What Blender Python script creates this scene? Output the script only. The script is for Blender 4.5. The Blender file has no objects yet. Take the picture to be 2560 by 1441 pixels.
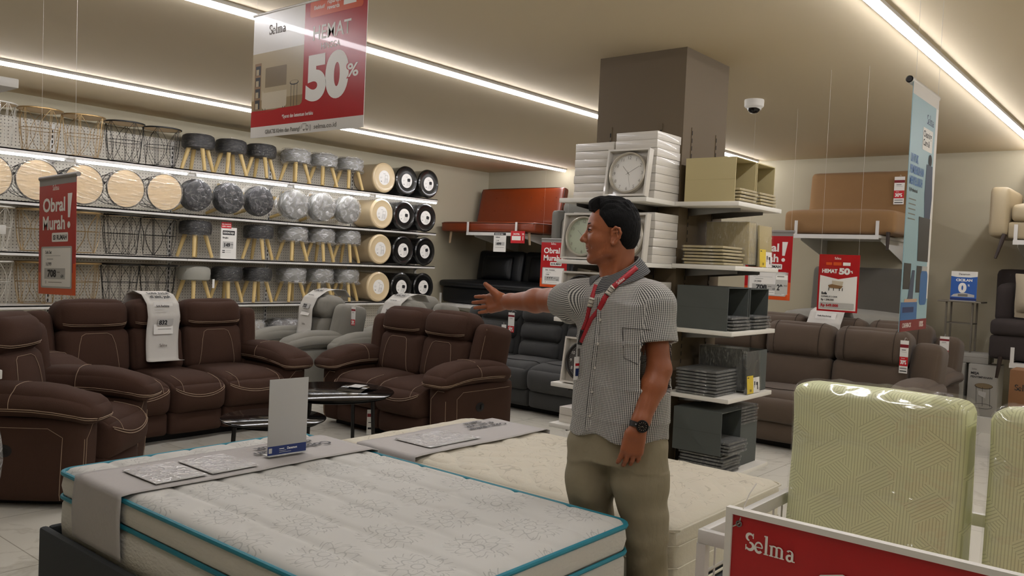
import bpy, math, random
import numpy as np
from mathutils import Vector, Matrix, noise
random.seed(7)
rng = np.random.RandomState(5)
sc = bpy.context.scene
COL = sc.collection
PI = math.pi

# ---------------- camera (solved from the vanishing lines of the room) ----------------
F = 2097.45; CX = 1280.0; CY = 720.5; H = 1.47
_A = np.array([3005-CX, -(733-CY), -F]); _A /= np.linalg.norm(_A)
_B = np.array([-1269-CX, -(538-CY), -F]); _B -= _A*_A.dot(_B); _B /= np.linalg.norm(_B)
MM = np.array([_A, _B, np.cross(_A, _B)])      # camera -> room
CAMP = np.array([0, 0, H])
cd = bpy.data.cameras.new('camera'); cam = bpy.data.objects.new('camera', cd); COL.objects.link(cam)
_m = Matrix([list(MM[i])+[0] for i in range(3)]+[[0, 0, 0, 1]]); _m.translation = Vector(CAMP)
cam.matrix_world = _m
cd.sensor_fit = 'HORIZONTAL'; cd.sensor_width = 36; cd.lens = 36*F/2560
cd.clip_start = .02; cd.clip_end = 100
sc.camera = cam
# ---------------- world, exposure ----------------
w = bpy.data.worlds.new('world'); sc.world = w; w.use_nodes = True
w.node_tree.nodes['Background'].inputs[0].default_value = (1, .95, .86, 1)
w.node_tree.nodes['Background'].inputs[1].default_value = 0.02
vs = sc.view_settings; vs.view_transform = 'Standard'; vs.look = 'None'; vs.gamma = 1; vs.use_curve_mapping = False
vs.exposure = 0.22
STRIP = 36.0      # strength of the ceiling strips
USTRIP = 20.0     # strength of the lights under the top shelf
sc.cycles.use_denoising = True
sc.cycles.max_bounces = 8; sc.cycles.diffuse_bounces = 4; sc.cycles.transparent_max_bounces = 16
sc.cycles.caustics_reflective = False; sc.cycles.caustics_refractive = False

# a pixel of the photograph turned into a point of the room
def ray(x, y): return MM @ np.array([x-CX, -(y-CY), -F])
def onz(x, y, h=0): r = ray(x, y); return CAMP+r*(h-H)/r[2]
def onx(x, y, X): r = ray(x, y); return CAMP+r*X/r[0]
def ony(x, y, Y): r = ray(x, y); return CAMP+r*Y/r[1]
def at(x, y, d): return CAMP+ray(x, y)*d/F

# ---------------- materials ----------------
def lin(c):
    if isinstance(c, str):
        c = c.lstrip('#'); c = [int(c[i:i+2], 16)/255 for i in (0, 2, 4)]
    return tuple(x/12.92 if x <= .04045 else ((x+.055)/1.055)**2.4 for x in c)+(1,)
MATS = {}
def mat(name, col='#888888', rough=.6, metal=0, bump=0, bscale=60, var=0, vscale=8, emit=0, spec=.5, alpha=1, stretch=None, coat=0, sheen=0):
    if name in MATS: return MATS[name]
    m = bpy.data.materials.new(name); m.use_nodes = True; MATS[name] = m
    N = m.node_tree.nodes; L = m.node_tree.links; b = N['Principled BSDF']
    c = lin(col)
    b.inputs['Base Color'].default_value = c; b.inputs['Roughness'].default_value = rough
    b.inputs['Metallic'].default_value = metal; b.inputs['Specular IOR Level'].default_value = spec
    b.inputs['Coat Weight'].default_value = coat; b.inputs['Sheen Weight'].default_value = sheen
    if emit: b.inputs['Emission Color'].default_value = c; b.inputs['Emission Strength'].default_value = emit
    if alpha < 1: b.inputs['Alpha'].default_value = alpha
    if bump or var:
        tc = N.new('ShaderNodeTexCoord'); src = tc.outputs['Object']
        if stretch:
            mp = N.new('ShaderNodeMapping'); mp.inputs['Scale'].default_value = stretch; L.new(src, mp.inputs[0]); src = mp.outputs[0]
        if bump:
            n = N.new('ShaderNodeTexNoise'); n.inputs['Scale'].default_value = bscale; n.inputs['Detail'].default_value = 4
            L.new(src, n.inputs['Vector']); bp = N.new('ShaderNodeBump'); bp.inputs['Strength'].default_value = bump; bp.inputs['Distance'].default_value = .01
            L.new(n.outputs[0], bp.inputs['Height']); L.new(bp.outputs[0], b.inputs['Normal'])
        if var:
            n = N.new('ShaderNodeTexNoise'); n.inputs['Scale'].default_value = vscale; n.inputs['Detail'].default_value = 5
            L.new(src, n.inputs['Vector']); mx = N.new('ShaderNodeMix'); mx.data_type = 'RGBA'
            mx.inputs[6].default_value = tuple(x*(1-var) for x in c[:3])+(1,); mx.inputs[7].default_value = tuple(min(1, x*(1+var)) for x in c[:3])+(1,)
            L.new(n.outputs[0], mx.inputs[0]); L.new(mx.outputs[2], b.inputs['Base Color'])
    return m
def nodes_of(m): return m.node_tree.nodes, m.node_tree.links, m.node_tree.nodes['Principled BSDF']
def film(name, tint='#ffffff', opac=.22, rough=.12, bscale=25, bump=1.0, stretch=(1, 1, 1), gloss=.5):
    m = bpy.data.materials.new(name); m.use_nodes = True; MATS[name] = m
    N = m.node_tree.nodes; L = m.node_tree.links; N.remove(N['Principled BSDF'])
    out = N['Material Output']; t = N.new('ShaderNodeBsdfTransparent'); g = N.new('ShaderNodeBsdfGlossy'); d = N.new('ShaderNodeBsdfDiffuse')
    g.inputs['Roughness'].default_value = rough; g.inputs[0].default_value = lin(tint); d.inputs[0].default_value = lin(tint)
    tc = N.new('ShaderNodeTexCoord'); mp = N.new('ShaderNodeMapping'); mp.inputs['Scale'].default_value = stretch; L.new(tc.outputs['Object'], mp.inputs[0])
    n = N.new('ShaderNodeTexNoise'); n.inputs['Scale'].default_value = bscale; n.inputs['Detail'].default_value = 3; n.inputs['Distortion'].default_value = 1.2
    L.new(mp.outputs[0], n.inputs['Vector'])
    bp = N.new('ShaderNodeBump'); bp.inputs['Strength'].default_value = bump; bp.inputs['Distance'].default_value = .03
    L.new(n.outputs[0], bp.inputs['Height']); L.new(bp.outputs[0], g.inputs['Normal'])
    m1 = N.new('ShaderNodeMixShader'); m1.inputs[0].default_value = gloss; L.new(d.outputs[0], m1.inputs[1]); L.new(g.outputs[0], m1.inputs[2])
    rp = N.new('ShaderNodeValToRGB'); rp.color_ramp.elements[0].position = .45; rp.color_ramp.elements[0].color = (opac*.6,)*3+(1,)
    rp.color_ramp.elements[1].position = .74; rp.color_ramp.elements[1].color = (min(1, opac*2.6),)*3+(1,)
    L.new(n.outputs[0], rp.inputs[0])
    m2 = N.new('ShaderNodeMixShader'); L.new(rp.outputs[0], m2.inputs[0]); L.new(t.outputs[0], m2.inputs[1]); L.new(m1.outputs[0], m2.inputs[2])
    L.new(m2.outputs[0], out.inputs[0])
    return m

# ---------------- mesh builder ----------------
_cube = {}
def cube_lattice(n):
    if n in _cube: return _cube[n]
    idx = {}; V = []; Fc = []
    def vid(k):
        if k not in idx: idx[k] = len(V); V.append([2*c/n-1 for c in k])
        return idx[k]
    for ax in range(3):
        for s in (0, n):
            for i in range(n):
                for j in range(n):
                    q = []
                    for a, b in ((i, j), (i+1, j), (i+1, j+1), (i, j+1)):
                        k = [0, 0, 0]; k[ax] = s; k[(ax+1) % 3] = a; k[(ax+2) % 3] = b; q.append(vid(tuple(k)))
                    Fc.append(q if s else q[::-1])
    _cube[n] = (np.array(V, float), Fc); return _cube[n]
class Puff:                       # a rounded, stuffed box; mp() maps points of the unit cube onto its skin
    def __init__(s, c, h, r=.03, b=(0, 0, 0), fn=None, rot=None, pw=.8):
        s.c = np.array(c, float); s.h = np.array(h, float); s.r = min(r, min(h)*.999); s.b = b; s.fn = fn; s.rot = rot; s.pw = pw
    def mp(s, P, out=0):
        P = np.atleast_2d(np.array(P, float)); h = s.h; q = P*h
        inn = np.clip(q, -(h-s.r), h-s.r); d = q-inn; L = np.linalg.norm(d, axis=1, keepdims=True); L[L == 0] = 1
        q = inn+(s.r+out)*d/L
        W = np.clip(1-P**2, 0, 1)**s.pw
        for a in range(3):
            if s.b[a]: q[:, a] += (np.clip(P[:, a], 0, 1) if a == 2 and s.b[2] > 0 else P[:, a])*s.b[a]*W[:, (a+1) % 3]*W[:, (a+2) % 3]
        if s.rot is not None: q = q@s.rot.T
        if s.fn: q = s.fn(q, P)
        return q+s.c
def rx(a): c, s = math.cos(a), math.sin(a); return np.array([[1, 0, 0], [0, c, -s], [0, s, c]])
def ry(a): c, s = math.cos(a), math.sin(a); return np.array([[c, 0, s], [0, 1, 0], [-s, 0, c]])
def rz(a): c, s = math.cos(a), math.sin(a); return np.array([[c, -s, 0], [s, c, 0], [0, 0, 1]])
class MB:
    def __init__(s): s.v = []; s.f = []; s.mi = []; s.m = []; s.n = 0; s.uv = []
    def add(s, V, Fc, m=None, uv=None):
        V = np.asarray(V, float).reshape(-1, 3)
        k = 0
        if m is not None:
            if isinstance(m, str): m = MATS[m]
            if m not in s.m: s.m.append(m)
            k = s.m.index(m)
        s.v.append(V); s.f += [tuple(i+s.n for i in q) for q in Fc]; s.mi += [k]*len(Fc)
        s.uv.append(np.zeros((len(V), 2)) if uv is None else np.asarray(uv, float)); s.n += len(V); return s
    def puff(s, P, n=10, m=None, wr=0, ws=6, seed=0):
        V, Fc = cube_lattice(n); Q = np.sin(V*PI/2*.96)/math.sin(PI/2*.96)
        R = P.mp(Q)
        if wr:
            R = R+np.array([noise.noise_vector(Vector(p*ws)+Vector((seed, 0, 0))) for p in R])*wr
        return s.add(R, Fc, m)
    def box(s, c, d, m=None, rot=None, bev=0):
        c = np.array(c, float); d = np.array(d, float)/2
        if bev:
            V, Fc = cube_lattice(3); Q = np.sign(V)*np.where(abs(V) > .9, 1, 0)*d+np.where(abs(V) < .9, np.sign(V)*(d-bev), 0)
            V0 = np.where(abs(V) < .9, np.sign(V)*(d-bev), np.sign(V)*d)
            cnt = (abs(V) > .9).sum(1)
            for i in range(len(V0)):
                if cnt[i] >= 2:
                    inn = np.sign(V0[i])*(d-bev); e = V0[i]-inn; e = e/np.linalg.norm(e)*bev; V0[i] = inn+e
            V = V0
        else:
            V, Fc = cube_lattice(1); V = V*d
        if rot is not None: V = V@rot.T
        return s.add(V+c, Fc, m)
    def span(s, a, b, m=None, bev=0):
        a = np.array(a, float); b = np.array(b, float); return s.box((a+b)/2, abs(b-a), m, bev=bev)
    def tube(s, pts, r, n=6, closed=False, m=None, cap=True, flat=None):
        P = [np.array(p, float) for p in pts]; K = len(P); rr = r if hasattr(r, '__len__') else [r]*K
        V = []; up = None
        for i in range(K):
            t = P[(i+1) % K]-P[i-1] if closed else P[min(i+1, K-1)]-P[max(i-1, 0)]
            t = t/(np.linalg.norm(t)+1e-12)
            if up is None:
                up = np.array([0, 0, 1.]) if abs(t[2]) < .9 else np.array([1., 0, 0])
            up = up-t*up.dot(t); up /= np.linalg.norm(up)+1e-12; sd = np.cross(t, up)
            for k in range(n):
                a = 2*PI*k/n; V.append(P[i]+rr[i]*(math.cos(a)*up+math.sin(a)*sd*(flat or 1)))
        Fc = []
        for i in range(K if closed else K-1):
            j = (i+1) % K
            for k in range(n): Fc.append((i*n+k, i*n+(k+1) % n, j*n+(k+1) % n, j*n+k))
        if cap and not closed: Fc += [tuple(range(n))[::-1], tuple((K-1)*n+k for k in range(n))]
        return s.add(V, Fc, m)
    def cyl(s, a, b, r0, r1=None, n=16, m=None):
        return s.tube([a, b], [r0, r0 if r1 is None else r1], n, m=m)
    def lathe(s, prof, n=24, c=(0, 0, 0), m=None, rot=None):
        V = [];
        for r, z in prof:
            for k in range(n): a = 2*PI*k/n; V.append((r*math.cos(a), r*math.sin(a), z))
        Fc = [(i*n+k, i*n+(k+1) % n, (i+1)*n+(k+1) % n, (i+1)*n+k) for i in range(len(prof)-1) for k in range(n)]
        Fc += [tuple(range(n))[::-1], tuple((len(prof)-1)*n+k for k in range(n))]
        V = np.array(V)
        if rot is not None: V = V@rot.T
        return s.add(V+np.array(c), Fc, m)
    def grid(s, fn, nu, nv, m=None, uv=False):
        V = [fn(i/nu, j/nv) for i in range(nu+1) for j in range(nv+1)]
        Fc = [(i*(nv+1)+j, (i+1)*(nv+1)+j, (i+1)*(nv+1)+j+1, i*(nv+1)+j+1) for i in range(nu) for j in range(nv)]
        U = [(i/nu, j/nv) for i in range(nu+1) for j in range(nv+1)] if uv else None
        return s.add(V, Fc, m, U)
    def poly(s, pts, m=None): return s.add(pts, [tuple(range(len(pts)))], m)
    def slab(s, fn, nu, nv, th, m=None):     # a sheet with thickness th along its normals
        G = np.array([[fn(i/nu, j/nv) for j in range(nv+1)] for i in range(nu+1)], float)
        du = np.gradient(G, axis=0); dv = np.gradient(G, axis=1); n = np.cross(du, dv); n /= np.linalg.norm(n, axis=2, keepdims=True)+1e-12
        A = G.reshape(-1, 3); B = (G-n*th).reshape(-1, 3); K = len(A); q = lambda i, j: i*(nv+1)+j
        Fc = [(q(i, j), q(i+1, j), q(i+1, j+1), q(i, j+1)) for i in range(nu) for j in range(nv)]
        Fc += [tuple(K+x for x in f[::-1]) for f in list(Fc)]
        rim = [q(i, 0) for i in range(nu+1)]+[q(nu, j) for j in range(1, nv+1)]+[q(i, nv) for i in range(nu-1, -1, -1)]+[q(0, j) for j in range(nv-1, 0, -1)]
        for a, b in zip(rim, rim[1:]+rim[:1]): Fc.append((a, K+a, K+b, b))
        return s.add(np.vstack([A, B]), Fc, m)
    def xf(s, M=None, t=(0, 0, 0)):
        s.v = [(V@np.array(M).T if M is not None else V)+np.array(t) for V in s.v]; return s
    def mesh(s, name, m=None, sharp=40, uv=False):
        me = bpy.data.meshes.new(name); V = np.vstack(s.v)
        me.from_pydata(V.tolist(), [], s.f)
        ms = s.m or [m if not isinstance(m, str) else MATS[m]]
        for x in ms: me.materials.append(x)
        if len(ms) > 1: me.polygons.foreach_set('material_index', s.mi)
        me.polygons.foreach_set('use_smooth', [True]*len(me.polygons))
        me.update()
        if uv:
            U = np.vstack(s.uv); l = me.uv_layers.new(name='UVMap'); vi = np.zeros(len(me.loops), int); me.loops.foreach_get('vertex_index', vi)
            l.data.foreach_set('uv', U[vi].ravel())
        if sharp < 180: me.set_sharp_from_angle(angle=math.radians(sharp))
        return me
def obj(name, mb, m=None, parent=None, label=None, sharp=40, uv=False):
    o = bpy.data.objects.new(name, mb if isinstance(mb, bpy.types.Mesh) else mb.mesh(name, m, sharp, uv)); COL.objects.link(o)
    if parent: o.parent = parent
    if label: o['label'] = label
    return o
def tag(o, label, cat, group=None, kind=None):
    if label: o['label'] = label
    if cat: o['category'] = cat
    if group: o['group'] = group
    if kind: o['kind'] = kind
    return o
def thing(name, label, cat, loc=(0, 0, 0), rot=0, group=None):
    o = bpy.data.objects.new(name, None); COL.objects.link(o); o.location = [float(x) for x in loc]
    o.rotation_euler = rot if hasattr(rot, '__len__') else (0, 0, rot); o.empty_display_size = .1
    return tag(o, label, cat, group)
def struct(name, mb, m=None, sharp=40):
    o = obj(name, mb, m, sharp=sharp); o['kind'] = 'structure'; return o
KIDS = {}
def dup(root, loc, rot=None, label=None, group=None):
    r = root.copy(); COL.objects.link(r); r.location = [float(x) for x in loc]
    if rot is not None: r.rotation_euler = rot if hasattr(rot, '__len__') else (0, 0, rot)
    if label: r['label'] = label
    if group: r['group'] = group
    if root.name not in KIDS:
        KIDS[root.name] = [(c, [g for g in bpy.data.objects if g.parent == c]) for c in bpy.data.objects if c.parent == root]
    for c, gs in KIDS[root.name]:
        d = c.copy(); COL.objects.link(d); d.parent = r
        for g in gs: e = g.copy(); COL.objects.link(e); e.parent = d
    return r
USED = set()
def place(proto, loc, rot, label, group=None):          # the first call moves the thing itself, later ones copy it
    if proto.name not in USED:
        USED.add(proto.name); proto.location = [float(x) for x in loc]
        proto.rotation_euler = rot if hasattr(rot, '__len__') else (0, 0, rot)
        tag(proto, label, None, group); return proto
    return dup(proto, loc, rot, label, group)

# ---------------- lettering ----------------
_tx = {}
def text_geo(s, bold):
    k = (s, bold)
    if k in _tx: return _tx[k]
    cu = bpy.data.curves.new('t', 'FONT'); cu.body = s; cu.size = 1; cu.offset = bold; cu.resolution_u = 8 if len(s) <= 3 else 3
    o = bpy.data.objects.new('t', cu); COL.objects.link(o)
    dg = bpy.context.evaluated_depsgraph_get(); me = o.evaluated_get(dg).to_mesh()
    V = np.array([v.co[:] for v in me.vertices]).reshape(-1, 3); Fc = [tuple(p.vertices) for p in me.polygons]
    bpy.data.objects.remove(o); bpy.data.curves.remove(cu)
    _tx[k] = (V, Fc); return _tx[k]
class Sign:                # prints on the front (-y) face of a board; x right, z up
    def __init__(s): s.mb = MB(); s.k = 0
    def lay(s): s.k += 1; return -.0001*s.k
    def rect(s, x0, z0, x1, z1, m, r=0, y=None):
        y = s.lay() if y is None else y
        if r:
            p = []
            for cx_, cz, a0 in ((x1-r, z1-r, 0), (x0+r, z1-r, 90), (x0+r, z0+r, 180), (x1-r, z0+r, 270)):
                for a in range(0, 91, 15): t = math.radians(a0+a); p.append((cx_+r*math.cos(t), y, cz+r*math.sin(t)))
        else: p = [(x1, y, z1), (x0, y, z1), (x0, y, z0), (x1, y, z0)]
        s.mb.poly(p[::-1] if False else [tuple(q) for q in p][::-1], m); return s
    def poly(s, pts, m):
        y = s.lay(); s.mb.poly([(a, y, b) for a, b in pts], m); return s
    def disc(s, x, z, r, m, rz_=None, n=20):
        y = s.lay(); s.mb.poly([(x+r*math.cos(2*PI*k/n), y, z+(rz_ or r)*math.sin(2*PI*k/n)) for k in range(n)], m); return s
    def text(s, t, x, z, size, m, w=None, bold=.02, align='l', sh=0):
        V, Fc = text_geo(t, bold)
        if not len(V): return s
        x0, x1 = V[:, 0].min(), V[:, 0].max(); sc_ = size/.72; sx = sc_ if w is None else w/(x1-x0)
        W = (x1-x0)*sx; ox = x-(W/2 if align == 'c' else W if align == 'r' else 0); y = s.lay()
        X = ox+(V[:, 0]-x0)*sx; Z = z+V[:, 1]*sc_
        s.mb.add(np.column_stack([X+sh*(Z-z), np.full(len(V), y), Z]), Fc, m); return s
    def line(s, pts, wd, m):
        y = s.lay(); P = [np.array(p, float) for p in pts]
        L = []; R = []
        for i, p in enumerate(P):
            t = P[min(i+1, len(P)-1)]-P[max(i-1, 0)]; t /= np.linalg.norm(t)+1e-9; n = np.array([-t[1], t[0]])
            ww = (wd[i] if hasattr(wd, '__len__') else wd)/2; L.append(p+n*ww); R.append(p-n*ww)
        V = [(q[0], y, q[1]) for q in L+R]; K = len(P)
        s.mb.add(V, [(i, i+K, i+K+1, i+1) for i in range(K-1)], m); return s
    def selma(s, x, z, h, m):            # the shop's word in a bold serif; h = height of the capital
        u = h
        def arc(cx_, cz, rx_, rz2, a0, a1, w0, w1=None, n=12):
            pts = []; ws = []
            for i in range(n+1):
                t = i/n; a = math.radians(a0+(a1-a0)*t); pts.append((x+(cx_+rx_*math.cos(a))*u, z+(cz+rz2*math.sin(a))*u))
                ww = w0 if w1 is None else w0+(w1-w0)*math.sin(PI*t); ws.append(ww*u)
            s.line(pts, ws, m)
        bar = lambda a, b, c, d: s.rect(x+a*u, z+b*u, x+c*u, z+d*u, m)
        arc(.29, .745, .19, .19, 30, 262, .07, .16); arc(.29, .265, .21, .2, 98, -150, .09, .17)
        bar(.445, .7, .5, .99); bar(.05, .02, .105, .32)
        ex = .58   # e
        arc(ex+.23, .31, .2, .27, 0, 180, .07, .1); arc(ex+.23, .31, .2, .27, 180, 320, .13, .15); bar(ex+.05, .28, ex+.45, .34)
        lx = 1.1; bar(lx+.06, 0, lx+.2, 1.04); bar(lx, 0, lx+.27, .06); bar(lx, .97, lx+.14, 1.04)
        mx = 1.41
        for k in range(3): bar(mx+.06+k*.29, 0, mx+.19+k*.29, .48 if k else .6); bar(mx+k*.29, 0, mx+.26+k*.29, .06)
        bar(mx, .54, mx+.14, .6)
        for k in range(2): arc(mx+.255+k*.29, .46, .16, .13, 0, 165, .11, .08)
        ax = 2.34; bar(ax+.28, .06, ax+.41, .45); arc(ax+.21, .44, .135, .13, 0, 160, .12, .07); arc(ax+.2, .17, .14, .15, 60, 330, .09, .13)
        bar(ax+.34, 0, ax+.5, .06)
        return s
    def done(s, name, parent, label=None): return obj(name, s.mb, None, parent, label, sharp=180)
# ---------------- shared materials ----------------
mat('white_metal', '#d6d4cf', .35, .0); mat('white_paint', '#dedbd2', .55); mat('pure_white', '#e8e6e0', .5)
mat('dark_slot', '#0b0b0b', .8); mat('black', '#101012', .5); mat('ink', '#1b1b1d', .6); mat('red', '#c4121f', .45); mat('orange', '#e0581c', .5)
mat('print_white', '#f1efea', .4); mat('print_grey', '#b9b8b4', .6); mat('dark_red', '#7e0f1b', .5); mat('navy', '#1b2f66', .45); mat('blue', '#2a5cab', .5)
mat('skyblue', '#a6cfdc', .5); mat('yellow', '#e0c43a', .5); mat('steel', '#8f8f8f', .3, 1); mat('chrome', '#cccccc', .12, 1)
mat('clear_line', '#c9c9c4', .4); mat('logo_brown', '#5a4a3c', .6); mat('card', '#7d5736', .8)
led = mat('led_white', '#fdfbff', .5, emit=STRIP); led2 = mat('led_shelf', '#fdfcff', .5, emit=USTRIP)
# ---------------- the room ----------------
HC = 2.9; XB = 10.32; YL = 9.07; YR = -3.0; XN = -2.5
fm = mat('marble_tile', '#e2dfd2', .22, var=.05, vscale=3)
N, L, b = nodes_of(fm)
tc = N.new('ShaderNodeTexCoord'); nz = N.new('ShaderNodeTexNoise'); nz.inputs['Scale'].default_value = 1.6; nz.inputs['Detail'].default_value = 8; nz.inputs['Distortion'].default_value = 1.5
L.new(tc.outputs['Object'], nz.inputs['Vector']); cr = N.new('ShaderNodeValToRGB')
cr.color_ramp.elements[0].position = .47; cr.color_ramp.elements[0].color = (1, 1, 1, 1); cr.color_ramp.elements[1].position = .5; cr.color_ramp.elements[1].color = (.86, .85, .83, 1)
e = cr.color_ramp.elements.new(.53); e.color = (1, 1, 1, 1)
L.new(nz.outputs[0], cr.inputs[0])
br = N.new('ShaderNodeTexBrick'); br.offset = 0; br.inputs['Scale'].default_value = 1; br.inputs['Brick Width'].default_value = .8; br.inputs['Row Height'].default_value = .8
br.inputs['Mortar Size'].default_value = .003; br.inputs['Color1'].default_value = (1, 1, 1, 1); br.inputs['Color2'].default_value = (1, 1, 1, 1); br.inputs['Mortar'].default_value = (.6, .58, .55, 1)
L.new(tc.outputs['Object'], br.inputs['Vector'])
bc = [l for l in L if l.to_socket == b.inputs['Base Color']][0].from_socket
def mul(a, c_):
    mx = N.new('ShaderNodeMix'); mx.data_type = 'RGBA'; mx.blend_type = 'MULTIPLY'; mx.inputs[0].default_value = 1; L.new(a, mx.inputs[6]); L.new(c_, mx.inputs[7]); return mx.outputs[2]
L.new(mul(mul(bc, cr.outputs[0]), br.outputs[0]), b.inputs['Base Color'])
mat('wall_paint', '#aea68f', .85, bump=.06, bscale=180); mat('ceiling_paint', '#d0c1a4', .9, bump=.05, bscale=150)
mat('taupe_panel', '#5f513c', .7, bump=.04, bscale=120)
struct('floor', MB().span((XN, YR, -.1), (XB+.1, YL+.1, 0)), 'marble_tile')
struct('ceiling', MB().span((XN, YR, HC), (XB+.1, YL+.1, HC+.1)), 'ceiling_paint')
struct('wall_left', MB().span((XN, YL, 0), (XB+.1, YL+.1, HC)), 'wall_paint')
struct('wall_back', MB().span((XB, YR, 0), (XB+.1, YL, HC)), 'wall_paint')
struct('wall_right', MB().span((XN, YR-.1, 0), (XB+.1, YR, HC)), 'wall_paint')
struct('wall_rear', MB().span((XN-.1, YR, 0), (XN, YL, HC)), 'wall_paint')
PX0, PX1, PY0, PY1 = 4.87, 5.49, 2.635, 3.30
struct('wall_pillar', MB().span((PX0, PY0, 0), (PX1, PY1, HC)), 'taupe_panel')

# ---------------- ceiling light strips ----------------
def strip(x0, x1, y, label):
    t = thing('linear_ceiling_light', label, 'ceiling light', (x0, y, HC), 0, 'linear lights on the ceiling')
    n = max(1, round((x1-x0)/2.4)); seg = (x1-x0)/n
    obj('housing', MB().span((0, -.035, -.022), (x1-x0, .035, 0)), 'white_metal', t)
    for k in range(n):
        a, b_ = k*seg+.006, (k+1)*seg-.006
        prof = [(math.cos(a_)*.02, -.022-math.sin(a_)*.028) for a_ in np.linspace(0, PI, 9)]
        V = [(xx, py, pz) for xx in (a, b_) for py, pz in prof]
        Fc = [(i, i+1, i+10, i+9) for i in range(8)]+[tuple(range(9))[::-1], tuple(range(9, 18))]
        obj('diffuser', MB().add(V, Fc), led, t)
    return t
strip(1.2, 10.25, 7.49, 'glowing linear ceiling light nearest the wall of stools and wire tables')
strip(1.0, 10.25, 4.48, 'glowing linear ceiling light passing behind the red sale banner to the pillar')
strip(.0, 10.25, 1.376, 'glowing linear ceiling light running to the top right corner')
strip(.0, 10.25, -1.7, 'linear ceiling light right of the frame')
# ---------------- ceiling camera ----------------
c = onz(1886, 250, HC)
t = thing('dome_camera', 'white dome security camera on the ceiling right of the pillar', 'security camera', c)
obj('housing', MB().lathe([(.078, 0), (.08, -.01), (.078, -.055), (.06, -.07), (.03, -.072)], 28), 'pure_white', t)
obj('dome', MB().lathe([(.052, -.06), (.05, -.08), (.042, -.095), (.028, -.107), (.01, -.112)], 24), mat('dome_black', '#0c0a0a', .08), t)
obj('dome_ring', MB().tube([(.053*math.cos(a), .053*math.sin(a), -.068-.012*math.sin(a+2.2)) for a in np.linspace(0, 2*PI, 25)[:-1]], .006, 6, True), 'pure_white', t)

# ---------------- wall of stools: shelving bays ----------------
peg = mat('pegboard', '#cfcabd', .7)
N, L, b = nodes_of(peg)
tc = N.new('ShaderNodeTexCoord'); sx = N.new('ShaderNodeSeparateXYZ'); L.new(tc.outputs['Object'], sx.inputs[0])
def mth(op, a, b_=None, c_=None):
    n = N.new('ShaderNodeMath'); n.operation = op
    for i, v in enumerate((a, b_, c_)):
        if v is None: continue
        if isinstance(v, (int, float)): n.inputs[i].default_value = v
        else: L.new(v, n.inputs[i])
    return n.outputs[0]
fx = mth('SUBTRACT', mth('FRACT', mth('MULTIPLY', sx.outputs[0], 30.)), .5); fz = mth('SUBTRACT', mth('FRACT', mth('MULTIPLY', sx.outputs[2], 30.)), .5)
dd = mth('ADD', mth('MULTIPLY', fx, fx), mth('MULTIPLY', fz, fz)); hole = mth('LESS_THAN', dd, .02)
mx = N.new('ShaderNodeMix'); mx.data_type = 'RGBA'; L.new(hole, mx.inputs[0]); mx.inputs[6].default_value = lin('#cfcabd'); mx.inputs[7].default_value = lin('#3a352e')
L.new(mx.outputs[2], b.inputs['Base Color'])
SY0 = 8.605; SYB = 9.02                     # front edge and back panel
BX = [1.1, 2.36, 3.575, 4.85, 6.135, 7.435, 8.69]
SZ = [2.315, 1.83, 1.35, .84, .30]
def shelf_board(x0, x1, z, y0=SY0, y1=SYB-.018, d=.035):
    m = MB(); m.span((x0+.002, y0, z-.012), (x1-.002, y1, z)); m.span((x0+.002, y0, z-d), (x1-.002, y0+.012, z)); m.span((x0+.002, y1-.012, z-d), (x1-.002, y1, z)); return m
bn = ['leftmost', 'second from the left', 'third from the left', 'third from the right', 'second from the right', 'rightmost']
for i in range(6):
    x0, x1 = BX[i], BX[i+1]; wd = x1-x0
    t = thing('pegboard_shelving', 'white pegboard shelving bay on the left wall, '+bn[i]+' of the six', 'shelving', (x0, 0, 0), 0, 'shelving bays of the stool wall')
    obj('back_panel', MB().span((.0005, SYB, .08), (wd-.0005, SYB+.02, 2.66)), peg, t)
    m = MB()
    for z in np.arange(.15, 2.6, .05): m.span((-.006, SYB-.017, z), (.006, SYB-.0155, z+.03))
    u = obj('slotted_upright', MB().span((-.02, SYB-.015, 0), (.02, SYB-.0004, 2.64)), 'white_metal', t); obj('slot', m, 'dark_slot', u)
    if i == 5:
        u = obj('slotted_upright', MB().span((wd-.02, SYB-.015, 0), (wd+.02, SYB-.0004, 2.64)), 'white_metal', t)
    for z in SZ:
        s = obj('shelf', shelf_board(0, wd, z), 'white_metal', t)
        for xx in (.012, wd-.012):
            m = MB(); P = [(0, 0), (.3, 0), (.3, -.003), (.05, -.018), (0, -.05)]
            V = [(xx+dx, SYB-.018-a, z-.036+b_) for dx in (-.002, .002) for a, b_ in P]
            m.add(V, [(0, 1, 2, 3, 4), (9, 8, 7, 6, 5)]+[(k, k+5, (k+1) % 5+5, (k+1) % 5) for k in range(5)])
            obj('shelf_bracket', m, 'white_metal', s)
    obj('base', MB().span((.001, SY0+.02, 0), (wd-.001, SYB-.018, .26)), 'white_metal', t)
    # light under the top shelf, carried outside its front edge
    l = thing('shelf_light', 'glowing light bar under the top shelf of the '+bn[i]+' bay', 'shelf light', (x0, SY0-.025, SZ[0]-.045), 0, 'light bars under the top shelf')
    obj('housing', MB().span((.04, -.016, 0), (wd-.04, .0245, .014)), 'white_metal', l)
    obj('tube', MB().cyl((.06, 0, -.011), (wd-.06, 0, -.011), .0115, n=10), led2, l)
    for xx in (.05, wd-.05): obj('end_cap', MB().cyl((xx-.008, 0, -.011), (xx+.008, 0, -.011), .013, n=10), 'white_metal', l)
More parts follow.
